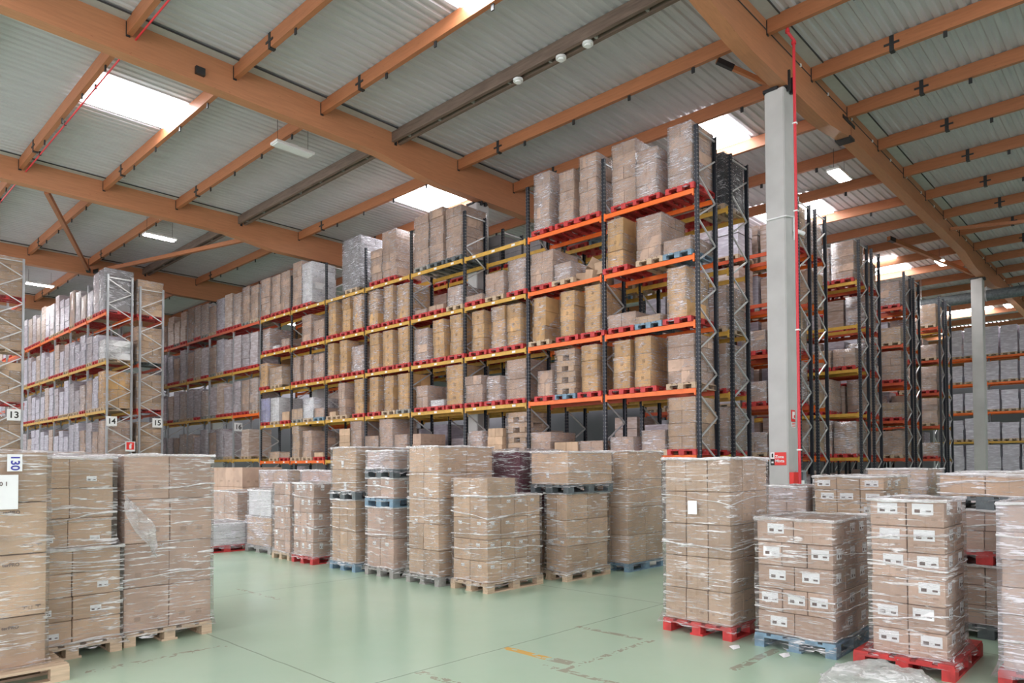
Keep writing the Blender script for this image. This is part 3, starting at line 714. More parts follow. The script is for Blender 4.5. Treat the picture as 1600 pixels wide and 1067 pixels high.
# number signs
def num_sign(n, x, y, z, where, face='Y', s=.38):
    t = thing('number_sign', 'white square sign numbered %s %s' % (n, where), 'sign', (x, y, z), 'rack number signs')
    m = MB()
    if face == 'Y': m.box(-s/2, s/2, -.006, .006, -s/2, s/2)
    else: m.box(-.006, .006, -s/2, s/2, -s/2, s/2)
    ob('plate', m.mesh('plate', M['white']), t)
    txt(n, s*.78, M['ink'], t, (0, -.008, -.01) if face == 'Y' else (-.008, 0, -.01), face, 'numeral')
num_sign('13', 6.48, 33.738, 4.0, 'on the grey frame at the left edge', s=.46)
num_sign('14', 10.03, 33.738, 3.9, 'on the grey post left of the narrow gap', s=.42)
num_sign('15', 11.92, 33.738, 3.9, 'on the right post of the double grey frames', s=.42)
num_sign('16', 15.63, 33.53, 3.84, 'on the grey post of the long rack', 'Y', .42)
t = thing('extinguisher_sign', 'small red and white extinguisher sign between the grey frames', 'sign', (10.79, 33.743, 2.8))
m = MB(); m.box(-.2, .2, -.005, .005, -.22, .22); ob('plate', m.mesh('plate', M['white']), t)
m = MB(); m.box(-.16, .16, -.01, -.005, -.14, .19); ob('red_field', m.mesh('red_field', M['red_sign']), t)
m = MB(); m.box(-.045, .045, -.014, -.01, -.1, .08); m.box(-.02, .07, -.014, -.01, .09, .13); ob('extinguisher_symbol', m.mesh('extinguisher_symbol', M['white']), t)

# ------------------------------------------------------------------ loads on the long front rack (n bays counted from the near end)
# y position / heights in metres: (bay, level, y offset in bay, width, height incl. pallet, kind, pallet, film)
FRONT = [(0,0,0.1,0.63,1.71,'s','r',2), (0,0,1.07,0.62,1.39,'s','r',2), (0,0,1.72,0.73,1.8,'b','r',1), (1,0,0.17,0.6,1.82,'s','r',1), (1,0,0.98,0.54,1.61,'s','r',1), (1,0,1.86,0.59,1.82,'s','r',2), (3,0,0.06,0.77,1.82,'b','d',1), (3,0,0.99,0.71,1.99,'b','d',1), (3,0,1.75,0.76,1.95,'b','g',1), (4,0,0.78,0.82,1.86,'b','r',1), (4,0,1.66,0.69,1.32,'b','r',1), (5,0,0.25,1.2,2.15,'g','w',2), (6,0,0.99,0.79,1.86,'w','r',2), (6,0,1.82,0.74,2.06,'b','r',1), (7,0,0.06,0.77,1.85,'b','r',1), (7,0,0.88,0.78,1.83,'b','r',1), (7,0,1.86,0.83,1.88,'b','r',1), (0,1,0.12,0.77,0.5,'b','b',1), (0,1,0.94,0.74,1.28,'b','w',1), (0,1,2.12,0.5,1.44,'k','r',1), (1,1,1.09,0.59,0.64,'s','w',2), (1,1,1.75,0.85,1.12,'b','r',1), (2,1,0.06,0.67,1.11,'s','r',2), (2,1,0.94,0.79,0.9,'b','w',1), (2,1,1.91,0.75,0.35,'b','r',1), (3,1,0.06,0.68,0.79,'s','w',2), (3,1,1.0,0.74,0.33,'b','r',0), (3,1,1.88,0.63,0.3,'b','r',1), (4,1,0.06,0.65,1.38,'k','r',2), (4,1,1.0,0.52,1.47,'k','r',2), (4,1,1.92,0.53,1.45,'k','r',2), (5,1,0.14,0.57,1.46,'k','r',2), (5,1,0.95,0.54,1.47,'k','r',1), (5,1,1.95,0.52,1.46,'k','r',1), (6,1,0.06,0.79,0.92,'b','r',1), (6,1,1.06,0.7,1.26,'s','r',1), (7,1,0.12,0.68,0.5,'b','r',1), (7,1,1.03,0.59,0.3,'w','r',1), (7,1,1.81,0.67,1.16,'b','r',2), (0,2,0.27,0.51,1.42,'k','r',2), (0,2,0.98,0.75,0.34,'n','b',1), (0,2,1.76,0.87,0.52,'b','r',1), (1,2,0.08,0.51,1.44,'k','r',1), (1,2,0.98,0.51,1.43,'k','r',1), (1,2,2.06,0.47,1.43,'k','w',1), (2,2,0.25,0.55,1.41,'k','r',1), (2,2,0.92,0.54,1.44,'k','r',2), (2,2,1.83,0.53,1.44,'k','r',1), (3,2,0.06,0.56,1.47,'k','r',1), (3,2,0.94,0.57,1.44,'k','r',1), (3,2,1.81,0.7,1.26,'s','r',2), (4,2,0.08,0.59,1.46,'k','r',1), (4,2,1.0,0.59,1.47,'k','r',1), (4,2,1.84,0.57,1.47,'k','r',1), (5,2,0.06,0.75,1.13,'s','r',2), (5,2,1.17,0.5,1.47,'k','r',1), (5,2,2.1,0.45,1.46,'k','r',1), (6,2,0.08,0.77,1.14,'b','r',1), (6,2,1.05,0.57,1.21,'s','r',1), (6,2,1.94,0.59,1.21,'s','r',1), (7,2,0.74,1.12,0.96,'n','w',1), (7,2,2.04,0.7,1.24,'k','r',1), (0,3,0.08,0.72,1.36,'b','w',1), (0,3,1.29,0.48,1.46,'k','r',1), (0,3,1.94,0.52,1.44,'k','r',1), (1,3,0.19,0.54,1.45,'k','r',1), (1,3,0.99,0.69,1.43,'c','b',1), (1,3,1.8,0.55,0.89,'s','r',1), (2,3,0.06,0.79,1.35,'b','r',1), (2,3,1.11,0.57,0.93,'s','r',2), (2,3,1.94,0.76,1.02,'b','r',1), (3,3,0.06,0.76,1.46,'k','r',1), (3,3,0.98,0.7,0.37,'w','r',1), (3,3,1.82,0.59,0.91,'b','r',1), (4,3,0.08,0.59,1.43,'k','g',1), (4,3,0.98,0.52,1.43,'k','w',1), (4,3,1.88,0.53,1.46,'k','r',1), (5,3,0.07,0.56,1.48,'k','r',1), (5,3,1.3,0.46,1.43,'b','w',1), (5,3,1.98,0.47,0.33,'n','w',0), (6,3,0.06,0.73,0.54,'b','b',1), (6,3,0.84,0.82,1.02,'w','w',2), (6,3,1.71,0.91,0.61,'n','g',1), (7,3,0.1,0.62,0.54,'n','r',0), (7,3,0.96,0.76,1.22,'w','w',1), (7,3,1.81,0.83,1.25,'v','r',1), (0,4,0.06,0.75,1.44,'n','r',1), (0,4,0.89,0.68,0.66,'s','w',2), (0,4,1.82,0.73,0.52,'s','r',2), (1,4,0.06,0.77,0.44,'b','w',1), (1,4,0.88,0.86,0.43,'n','w',0), (1,4,1.88,0.75,0.74,'s','r',1), (2,4,0.06,0.77,1.38,'c','r',1), (2,4,1.02,0.65,0.93,'n','w',0), (2,4,1.91,0.61,0.88,'s','r',2), (3,4,2.2,0.45,0.89,'b','w',0), (4,4,0.16,0.75,0.9,'b','w',1), (4,4,1.02,0.78,1.49,'b','w',1), (4,4,1.84,0.86,0.9,'s','r',1), (5,4,0.17,0.72,1.5,'b','w',1), (5,4,0.98,0.72,1.24,'n','w',0), (6,4,0.08,0.69,0.34,'n','r',0), (6,4,0.98,0.72,1.27,'b','w',1), (6,4,2.0,0.59,1.5,'n','w',1), (7,4,0.06,0.82,0.39,'n','r',1), (7,4,0.94,0.94,0.43,'n','w',1)]
LEVELN = ['top', 'second', 'third', 'fourth', 'lowest']
BAYN = ['first', 'second', 'third', 'fourth', 'fifth', 'sixth', 'seventh', 'eighth', 'ninth', 'tenth']
KD = {'x': 'mauve wrapped', 'y': 'lilac wrapped', 'z': 'streaky brown', 'k': 'tan', 'b': 'brown', 's': 'silvery wrapped', 'c': 'lattice-stacked', 'W': 'white', 'g': 'dark grey', 'd': 'black wrapped', 'v': 'lilac', 'w': 'white'}
def posname(i, n):
    if n == 1: return 'alone'
    return {2: ['right', 'left'], 3: ['right', 'middle', 'left'], 4: ['rightmost', 'right middle', 'left middle', 'leftmost']}[min(n, 4)][i]
def load_label(h, kind, lv, bay, where, pos):
    sz = 'tall' if h > 1.15 else 'medium' if h > .7 else 'low'
    return '%s %s carton stack, %s level, %s bay %s, %s' % (sz, KD.get(kind, 'brown'), lv, bay, where, pos)
cells = {}
for r_ in FRONT: cells.setdefault((r_[0], r_[1]), []).append(r_)
for (bay, lev), rows in cells.items():
    rows.sort(key=lambda q: q[2])
    for i, (b_, l_, yo, W_, H_, kd, pl, fm) in enumerate(rows):
        build_load(load_label(H_, kd, LEVELN[lev], BAYN[bay], 'of the long rack', posname(i, len(rows))), 'loads on the long rack',
                   rx-.08, ry+bay*2.8+yo, W_, 1.2, LV[lev], H_, kd, pl, fm)

def slots(y0): return [y0+.1+.45, y0+.1+1.33, y0+.1+2.21]
rg = random.Random(11)
# back run of the long rack: near bay things, the rest one mass seen through the gaps
def mass(name, label, cat, group, entries):
    """entries: list of (xf, yc, W, D, z, H, matindex, palindex) -> one stuff mesh"""
    mats = [M['wrap_b'], M['wrap_m'], M['g'], M['wrap_l'], M['pred'], M['pwood'], M['pblue']]
    m = MB()
    for (xf, yc, W, D, z, H, mi, pi) in entries:
        for px in (xf, xf+.53, xf+1.06):
            for py in (-.4, -.05, .3): m.box(px, px+.13, yc+py, yc+py+.1, z, z+.1, pi)
        m.box(xf, xf+1.2, yc-.4, yc+.4, z+.1, z+.14, pi)
        n = max(1, min(5, round((H-.14)/.36))); ch = (H-.14)/n
        for k in range(n):
            o1 = rg.uniform(-.015, .015); m.box(xf+.04+o1, xf+.04+D+o1, yc-W/2+o1, yc+W/2-.01+o1, z+.145+k*ch, z+.14+(k+1)*ch-.006, mi)
    return tag(ob(name, m.mesh(name, mats)), label, cat, group, 'stuff')
ent = []
for n in range(8):
    for lev, z in enumerate(LV + [0.0]):
        for i, yc in enumerate(slots(ry+n*2.8)):
            if rg.random() < .22: continue
            H = rg.uniform(.75, 1.45) if z > 0 else rg.uniform(1.2, 1.9)
            kd = rg.choice('bbngsw'); mi = {'b': 0, 's': 0, 'n': 1, 'g': 2, 'w': 3}[kd]
            if n == 0 and lev < 5 and i == 0:
                kd2 = ['d', 'b', 's', 'b', 's'][lev]; H = [1.55, 1.2, 1.25, 1.35, 1.3][lev]
                build_load(load_label(H, kd2, LEVELN[lev], 'end', 'behind the long rack', 'nearest'), 'loads at the black rack ends', 17.18, yc-.4, .8, 1.2, z, H, kd2, 'w' if lev < 3 else 'r', 2 if kd2 != 'd' else 1)
            else:
                if lev == 0 and n in (1, 2, 3): mi = 2
                ent.append((17.18, yc, .78, 1.12, z, H, mi, rg.choice((4, 4, 5, 6))))
mass('background_loads', 'loads glimpsed through the gaps of the long rack', 'pallet load', None, ent)
ent = []
for n in range(8):
    for i, yc in enumerate(slots(ry+n*2.8)):
        if rg.random() < .25: continue
        ent.append((rx-.05, yc, .78, 1.12, 0, rg.uniform(.9, 1.7), rg.choice((0, 1, 1)), rg.choice((4, 5))))
mass('ground_loads', 'loads standing on the floor under the long rack', 'pallet load', None, ent)

# grey-post stretch
for n in range(5):
    for lev, z in enumerate(LG):
        for i, yc in enumerate(slots(ry+22.45+n*2.8)):
            if lev == 3 and n == 0: 
                if i != 1: continue
            H = rg.uniform(1.45, 1.85) if lev else rg.uniform(1.35, 1.9)
            if lev == 3: H = rg.uniform(1.2, 1.7)
            kd = rg.choice('xyzzbs' if lev < 2 else 'xxzzb')
            build_load(load_label(H, kd, ['top', 'second', 'third', 'lowest'][lev], BAYN[n], 'of the grey-post rack', posname(i, 3)), 'loads on the grey-post rack',
                       rx-.06, yc-.39, rg.uniform(.7, .8), 1.2, z, H, kd, rg.choice('rrwg'), 0 if kd in 'xyz' and rg.random() < .5 else 1, detail=0)
# rack of sign 14: near two bays as things, the rest as one mass; end loads shown large
ent = []
for n in range(12):
    for lev, z in enumerate(LG+[0]):
        for i, yc in enumerate(slots(33.8+n*2.8)):
            H = rg.uniform(1.15, 1.8) if lev else rg.uniform(1.2, 2.1)
            kd = rg.choice('xyyxzb')
            if n == 0 and i == 0: H = [2.0, 1.0, 1.75, 1.7, 1.7][lev]; kd = ['d', 'w', 'k', 'b', 'b'][lev]
            if n == 0 and i == 0 and lev == 0: kd = 'g'
            if n < 2 and lev < 4:
                build_load(load_label(H, kd, ['top', 'second', 'third', 'lowest'][lev], BAYN[n], 'of the sign 14 rack', posname(i, 3)), 'loads on the sign 14 rack',
                           9.76, yc-.39, .78, 1.2, z, H, kd, rg.choice('rrw'), 2 if kd in 'g' else 1, detail=1 if i == 0 and n == 0 else 0)
            else: ent.append((9.78, yc, rg.uniform(.68, .78), 1.1, z, H, rg.choice((0, 1, 3, 3)), rg.choice((4, 5))))
mass('background_loads', 'wrapped loads receding along the sign 14 rack', 'pallet load', None, ent)
for lev, z in enumerate(LG):
    H = [1.75, 1.75, 1.75, 1.7][lev]
    build_load('%s wrapped load at the end of the sign 15 rack, %s level' % (['brown', 'crumpled brown', 'pale brown', 'stacked brown'][lev], ['top', 'second', 'third', 'lowest'][lev]), 'loads at the sign 15 rack end', 11.1, 34.0, .8, 1.15, z, H, 'n', ['r', 'd', 'r', 'w'][lev], 1)
    build_load('%s wrapped load at left edge above sign 13, %s level' % (['tan', 'film-covered', 'banded', 'silvery'][lev], ['top', 'second', 'third', 'lowest'][lev]) if lev < 3 else 'silvery brown load below sign 13 at the left edge', 'loads at the sign 13 rack end', 5.68, 34.0, .8, 1.15, z, H, 'n', ['r', 'w', 'r', 'w'][lev], 1)
# side rows seen past the pale column
for ri, (xa, xb, bc) in enumerate(SIDE):
    fr_ = ri % 2 == 0
    ent = []
    for n in range(2):
        for lev, z in enumerate(LV + [0.0]):
            for i, yc in enumerate(slots(ry+n*2.8)):
                if rg.random() < .12: continue
                H = rg.choice((.8, 1.2, 1.35, 1.4)) if z > 0 else rg.uniform(1, 1.7)
                if lev == 0: H = rg.uniform(1.1, 1.6)
                kd = rg.choice('bbssn')
                if n == 0 and lev < 5 and ((fr_ and i < 2) or i == 0) and ri < 7:
                    row = ['first', 'first', 'second', 'second', 'third', 'third', 'fourth'][ri]
                    build_load('%s stack, %s level, %s %s row right of column, %s' % ({'b': 'brown', 's': 'silvery', 'n': 'plain tan'}[kd], LEVELN[lev], 'front of' if fr_ else 'rear of', row, 'at the end' if i == 0 else 'one in'),
                               'loads in the right-hand racks', xa-.07, yc-.4, .78, 1.15, z, H, kd, rg.choice('rrw'), 2 if kd == 's' else 1, detail=1 if ri < 5 else 0)
                else: ent.append((xa-.05, yc, .78, 1.05, z, H, rg.choice((0, 0, 1, 3)), rg.choice((4, 5))))
    mass('background_loads', 'loads deeper inside the %s black rack at right' % ['first', 'second', 'third', 'fourth', 'fifth', 'sixth', 'seventh', 'eighth'][ri], 'pallet load', None, ent)
FL = [8.3, 6.72, 4.97, 3.2]
ci = 0
for lev, z in enumerate(FL+[1.4]):
    for k in range(5):
        yc = 6.1+k*.93
        H = rg.uniform(1.1, 1.45) if lev else rg.uniform(1.5, 1.9)
        if lev == 4: z = 0; H = 3.0
        build_load('%s pale wrapped load in the far right rack, %s level, %s' % (['tall', 'bluish', 'silvery'][k % 3], LEVELN[lev], ['rightmost', 'right of middle', 'middle', 'left of middle', 'leftmost'][k]), 'pale loads in the far right rack', 49.95, yc-.4, .82, 1.1, z, H, 'y', 'w', 0, detail=0)

# loose small cartons on the second level of the second bay
for i, (dy, dx, dz, rz_, tilt, s, lb) in enumerate([(.42, .1, 0, .5, .0, .34, 'loose tan box in front, left of the tumbled heap'), (.05, .12, .0, -.3, .25, .36, 'loose tan box leaning in front of the tumbled heap'), (.22, .3, .34, .8, .5, .36, 'loose tan box on top of the tumbled heap, tilted'), (-.28, .25, .16, .2, -.15, .4, 'loose tan box standing at the right of the heap'), (.1, .6, 0, .1, 0, .42, 'loose tan box at the back of the tumbled heap')]):
    o = ob('loose_carton', carton_mesh('n', s, s, s*.85), None, (rx+.1+dx+.2, ry+2.8+.62+dy, LV[1]+.02+dz+abs(tilt)*.12), (tilt, 0, rz_)); tag(o, lb, 'box', 'loose boxes on the second level')

# ------------------------------------------------------------------ floor stacks
def floor_stack(label, group, X0, Y0, D, W, H, pal, nx, ny, nz, mk, z0=0., rot=False, near=True, inset=(.03, .03, .03, .03), film='film', sticker=None, flare=.05, seed=None, alt=False, amp=.018, skirt=.05, jit=.006, filmtop=True):
    """X0,Y0 pallet corner nearest us; D along X, W along Y; cartons nx x ny x nz"""
    cx, cy = X0+D/2, Y0+W/2
    t = thing('pallet_load', label, 'pallet load', (cx, cy, z0), group)
    ph = 0
    if pal:
        ph = .144; sx, sy = (D/1.2, W/.8) if not rot else (W/1.2, D/.8)
        p = pallet_near(PAL[pal], t, (0, 0, 0), math.pi/2 if rot else 0) if near else ob('pallet', pallet_full(PAL[pal]), t, (0, 0, 0), (0, 0, math.pi/2 if rot else 0))
        p.scale = (sx, sy, 1)
    lx0, lx1, ly0, ly1 = -D/2+inset[0], D/2-inset[1], -W/2+inset[2], W/2-inset[3]
    h = H-ph; ch = h/nz; rn = random.Random(seed or int(X0*100+Y0*10)); 
    for k in range(nz):
        ax, ay = (nx, ny) if not (alt and k % 2) else (alt if isinstance(alt, tuple) else (nx+1, ny))
        kx, ky = rn.uniform(-jit, jit), rn.uniform(-jit, jit)
        for i in range(ax):
            for j in range(ay):
                if 0 < i < ax-1 and 0 < j < ay-1: continue
                sx = (lx1-lx0)/ax; sy = (ly1-ly0)/ay
                o = ob('carton', carton_mesh(mk, sx-.008, sy-.008, ch-.004), t, (lx0+sx*(i+.5)+kx+rn.uniform(-.003, .003), ly0+sy*(j+.5)+ky+rn.uniform(-.003, .003), ph+k*ch), (0, 0, rn.uniform(-.006, .006)))
                if sticker and rn.random() < sticker[0]:
                    sw, sh, fz = sticker[1:4]
                    if i == 0: 
                        q = ob('label', sticker_mesh('X', sw, sh), o, (-sx/2+.002, rn.uniform(-.1, .1)*sy, ch*fz))
                    if j == 0:
                        q = ob('label', sticker_mesh('Y', sw*(.75 if sticker[1] > .1 else 1), sh), o, (rn.uniform(-.15, .15)*sx, -sy/2+.002, ch*fz))
    if film:
        dx, dy = lx1-lx0, ly1-ly0
        ob('stretch_film', film_shell(int(X0*37+Y0*11+z0*5) % 97, dx, dy, h+ph-.0 - (ph-skirt), 10, 22, amp, flare, 0, mat=film, top=filmtop), t, ((lx0+lx1)/2, (ly0+ly1)/2, ph-skirt if ph else 0))
        if near or film: ob('bunched_film', ropes(rn, dx, dy, h, 5 if near else 3), t, ((lx0+lx1)/2, (ly0+ly1)/2, ph))
    return t
def ropes(rn, dx, dy, h, count):
    v = []; f = []; N = 12
    for q in range(count):
        z0 = h+.004 if q == 0 else (.02 if q == 1 else rn.uniform(.15, .9)*h); sl = 0 if q < 2 else rn.uniform(-.12, .12); r = .011 if q == 0 else rn.uniform(.003, .007); ph_ = rn.uniform(0, 9)
        pts = []
        for sx, sy, ex, ey in ((-1, -1, 1, -1), (1, -1, 1, 1), (1, 1, -1, 1), (-1, 1, -1, -1)):
            for i in range(N):
                t_ = i/N; x = (sx+(ex-sx)*t_)*(dx/2+.024); y = (sy+(ey-sy)*t_)*(dy/2+.024)
                pts.append((x, y, z0+sl*(x/dx+y/dy)*.8+noise.noise(Vector((x*3+ph_, y*3, q)))*(.03 if q else .012)))
        n = len(pts); b = len(v)
        for i, (x, y, z) in enumerate(pts):
            rr = r*(1+.7*noise.noise(Vector((x*14, y*14, q+ph_)))); L = math.hypot(x, y)
            v += [(x+x/L*rr, y+y/L*rr, z), (x, y, z+rr*1.4), (x-x/L*rr, y-y/L*rr, z), (x, y, z-rr*1.4)]
        for i in range(n):
            a, c = b+4*i, b+4*((i+1) % n)
            for k in range(4): f.append((a+k, a+(k+1) % 4, c+(k+1) % 4, c+k))
    m = bpy.data.meshes.new('bunched_film'); m.from_pydata(v, [], f); m.materials.append(M['rope']); m.update(); return m
def sticker_mesh(face, w_, h_):
    key = ('st', face, round(w_, 3), round(h_, 3))
    if key in _cache: return _cache[key]
    m = MB()
    if face == 'X':
        m.box(-.004, 0, -w_/2, w_/2, -h_/2, h_/2); m.box(-.005, -.004, w_*.12, w_*.38, -h_*.32, -h_*.02, 1); m.box(-.005, -.004, -w_*.4, -w_*.15, -h_*.28, -h_*.1, 1)
    else:
        m.box(-w_/2, w_/2, -.004, 0, -h_/2, h_/2); m.box(-w_*.38, -w_*.12, -.005, -.004, -h_*.32, -h_*.02, 1); m.box(w_*.15, w_*.4, -.005, -.004, -h_*.28, -h_*.1, 1)
    _cache[key] = m.mesh('label', [M['white'], M['ink_soft']]); return _cache[key]
G = 'wrapped pallet loads standing on the green floor'
s1 = floor_stack('tall brown wrapped stack on a red pallet in front of the pale column', G, 7.05, 3.48, 1.0, .84, 1.96, 'r', 3, 3, 5, 'm', film='film', inset=(.03, .03, .02, .02), amp=.02)
floor_stack('shorter wrapped stack of labelled boxes on a blue pallet', G, 7.08, 2.42, 1.15, .82, 1.33, 'b', 3, 2, 5, 'b', sticker=(.8, .17, .1, .6), alt=(3, 3), amp=.03, skirt=.1, flare=.03)
floor_stack('labelled two-column stack on a red pallet wider than the boxes', G, 7.03, 1.42, 1.2, .83, 1.56, 'r', 2, 2, 6, 'b', sticker=(.85, .17, .1, .68), inset=(.1, .35, .08, .14), amp=.03, flare=.09, skirt=.04)
floor_stack('wrapped brown stack cut off by the right edge, red pallet', G, 7.2, .32, 1.2, .82, 1.55, 'r', 2, 2, 6, 'p', amp=.03, film='film_thick')
# behind the right group
floor_stack('lower wrapped load on a dark pallet behind the two-column stack', G, 9.0, 1.1, 1.2, .85, .78, 'd', 3, 2, 3, 'p', near=False, amp=.03)
floor_stack('middle wrapped load on a red pallet behind the two-column stack', G, 9.0, 1.1, 1.2, .85, .58, 'r', 2, 2, 2, 'p', z0=.8, near=False, amp=.03)
floor_stack('topmost brown wrapped load on a dark pallet, behind the two-column stack', G, 9.0, 1.05, 1.2, .92, .38, 'd', 3, 2, 1, 'n', z0=1.39, near=False, amp=.03)
floor_stack('wide stack of flat labelled cartons behind the blue-pallet stack', G, 10.0, 2.76, 1.2, .96, 1.72, 'w', 3, 3, 9, 'n', near=False, sticker=(.7, .17, .085, .5), amp=.02)
floor_stack('small brown wrapped stack right of the tall red-pallet stack', G, 10.0, 3.78, 1.2, .62, 1.57, 'w', 3, 2, 8, 'p', near=False, film='film_thick')
floor_stack('long wrapped load with a dark strap far behind the labelled stacks', G, 13.2, 3.0, 1.2, .98, 1.8, 'w', 2, 1, 4, 'n', near=False, film='film_thick')
floor_stack('wide pale wrapped load at the far right behind the dark pallets', G, 12.6, 1.3, 1.2, 1.2, 1.76, 'w', 3, 2, 4, 'n', near=False, film='film_thick')
floor_stack('pale wrapped load at the right edge in the second file', G, 9.0, .1, 1.2, .85, 1.72, 'w', 2, 2, 5, 'n', near=False, film='film_thick')
# centre file
floor_stack('tall brown stack on a grey-blue pallet left of the red-pallet stack', G, 10.35, 7.02, 1.2, .82, 2.14, 'b', 2, 2, 4, 'n', near=True, amp=.012)
floor_stack('lower half of the double load on a wood pallet, narrower boxes', G, 8.82, 7.18, 1.2, .8, 1.42, 'w', 2, 2, 3, 'n', near=True, inset=(.03, .03, .03, .33), sticker=(.5, .07, .04, .15), amp=.012)
floor_stack('big plain box load on its own pallet atop the double load', G, 8.82, 7.14, 1.24, .82, .68, 'd', 1, 1, 1, 'n', z0=1.43, near=False, inset=(.01, .01, .01, .01), sticker=(1, .06, .09, .3), amp=.012)
def m3():
    t = floor_stack('wide stack on a wood pallet, stepped top, nearest the middle of the floor', G, 7.22, 7.38, 1.25, .82, 1.43, 'w', 4, 2, 4, 'n', sticker=(.6, .075, .045, .75), amp=.012, flare=.03)
    for j in (0, 1):
        ob('carton', carton_mesh('n', .6, .375, .27), t, (-.29, -.19+j*.385, 1.432))
    ob('stretch_film', film_shell(31, .62, .77, .27, 8, 6, .01, 0), t, (-.29, 0, 1.432))
m3()
floor_stack('tallest tan stack on a grey pallet, small white labels down the corner', G, 7.13, 8.38, 1.25, .82, 2.2, 'g', 2, 2, 5, 'n', sticker=(.5, .07, .045, .12), amp=.015)
floor_stack('bottom load of the three-tier stack, on a wood pallet', G, 7.13, 9.55, 1.2, .82, 1.18, 'g', 2, 2, 2, 'p', amp=.04, sticker=(.4, .09, .06, .8))
floor_stack('middle load of the three-tier stack, on a blue pallet', G, 7.13, 9.55, 1.2, .82, .49, 'b', 2, 2, 1, 'p', z0=1.19, near=False, amp=.03, sticker=(.4, .09, .06, .8))
floor_stack('top load of the three-tier stack, on a grey pallet, silvery film', G, 7.13, 9.55, 1.2, .82, .46, 'd', 2, 2, 2, 'p', z0=1.69, near=False, amp=.03, film='film_thick')
floor_stack('lower load on a blue pallet, two printed columns', G, 7.1, 10.62, 1.2, .84, 1.28, 'b', 2, 3, 2, 'n', amp=.02)
floor_stack('upper plain box load standing on the blue-pallet load', G, 7.1, 10.62, 1.2, .84, .94, 'd', 1, 1, 2, 'n', z0=1.29, near=False, amp=.02, sticker=(1, .07, .12, .25))
floor_stack('narrow labelled stack on a red pallet in the left of the file', G, 7.08, 12.02, 1.2, .8, 1.56, 'r', 3, 3, 5, 'p', sticker=(.8, .07, .1, .7), amp=.03)
floor_stack('narrow labelled stack on a wood pallet, far end of the file', G, 7.1, 12.95, 1.2, .72, 1.55, 'w', 3, 3, 6, 'p', sticker=(.6, .07, .09, .7), amp=.03)
floor_stack('lower crumpled load on a dark wood pallet under white boxes', G, 7.3, 14.1, 1.2, 1.2, .78, 'g', 2, 2, 2, 'n', amp=.05, film='film_thick')
floor_stack('white wrapped boxes on top of the crumpled load', G, 7.32, 14.15, 1.1, 1.1, .56, None, 1, 1, 1, 'w', z0=.8, amp=.03)
floor_stack('low white wrapped sacks on a bright red pallet beside the left stack', G, 6.3, 15.3, 1.2, 1.3, .62, 'r', 1, 1, 3, 'w', amp=.05, film='film_thick')
floor_stack('brown boxes behind the low white sacks', G, 7.9, 17.0, 1.4, 1.6, 1.25, 'w', 2, 2, 2, 'p', near=False, amp=.03)
floor_stack('large brown crate-like box seen behind the left stack', G, 9.2, 19.5, 1.3, 2.3, 1.87, 'w', 2, 2, 3, 'b', near=False, film=None)
floor_stack('wrapped grey-brown load behind the white boxes', G, 9.2, 16.9, 1.2, 1.6, 1.78, 'w', 2, 2, 6, 'm', near=False, film='film_thick')
floor_stack('pale lilac-topped load behind the labelled stacks', G, 8.6, 13.6, 1.2, 1.6, 1.78, 'w', 2, 2, 6, 'p', near=False, film='film_thick')
floor_stack('brown load with film heap, behind the blue-pallet load', G, 8.75, 11.4, 1.2, .9, 2.1, 'w', 2, 2, 5, 'n', near=False)
floor_stack('wrapped load with white top behind the three-tier stack', G, 8.75, 10.3, 1.2, .9, 2.1, 'w', 2, 3, 6, 'n', near=False)
floor_stack('brown wrapped stack behind the tallest tan stack', G, 8.75, 9.2, 1.2, .9, 2.05, 'w', 2, 2, 5, 'p', near=False)
floor_stack('plum-coloured wrapped cartons behind the stepped stack', G, 8.75, 8.15, 1.2, .85, 1.0, 'w', 2, 2, 3, 'n', near=False)
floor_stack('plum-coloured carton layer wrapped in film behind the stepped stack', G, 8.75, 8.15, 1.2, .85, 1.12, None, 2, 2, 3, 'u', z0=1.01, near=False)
# left group
floor_stack('big eight-box wrapped stack on a wood pallet at left of the aisle', G, 2.52, 8.02, .92, 1.2, 2.02, 'w', 2, 2, 4, 'b', rot=True, inset=(.0, .0, .02, .02), amp=.014, flare=.02)
floor_stack('lower half of the uneven brown stack between the two big left stacks', G, 1.58, 7.95, .9, 1.2, 1.08, 'w', 2, 2, 4, 'n', rot=True, inset=(.01, .01, .02, .02), amp=.02, sticker=(.3, .1, .06, .4))
floor_stack('upper narrower boxes of the uneven stack, loosely wrapped', G, 1.6, 7.97, .8, 1.1, .9, None, 2, 2, 3, 'n', z0=1.09, inset=(.0, .0, .02, .02), amp=.045, flare=.04, sticker=(.4, .12, .05, .3))
floor_stack('wrapped load behind the uneven stack, tan flap on top', G, 1.9, 9.6, 1.2, .85, 2.02, 'w', 2, 2, 4, 'n', near=False, film='film_thick')
floor_stack('wrapped load with flat top behind the leftmost stack', G, .55, 8.8, .95, 1.2, 2.05, 'w', 2, 2, 4, 'n', near=False, film='film_thick', rot=False)
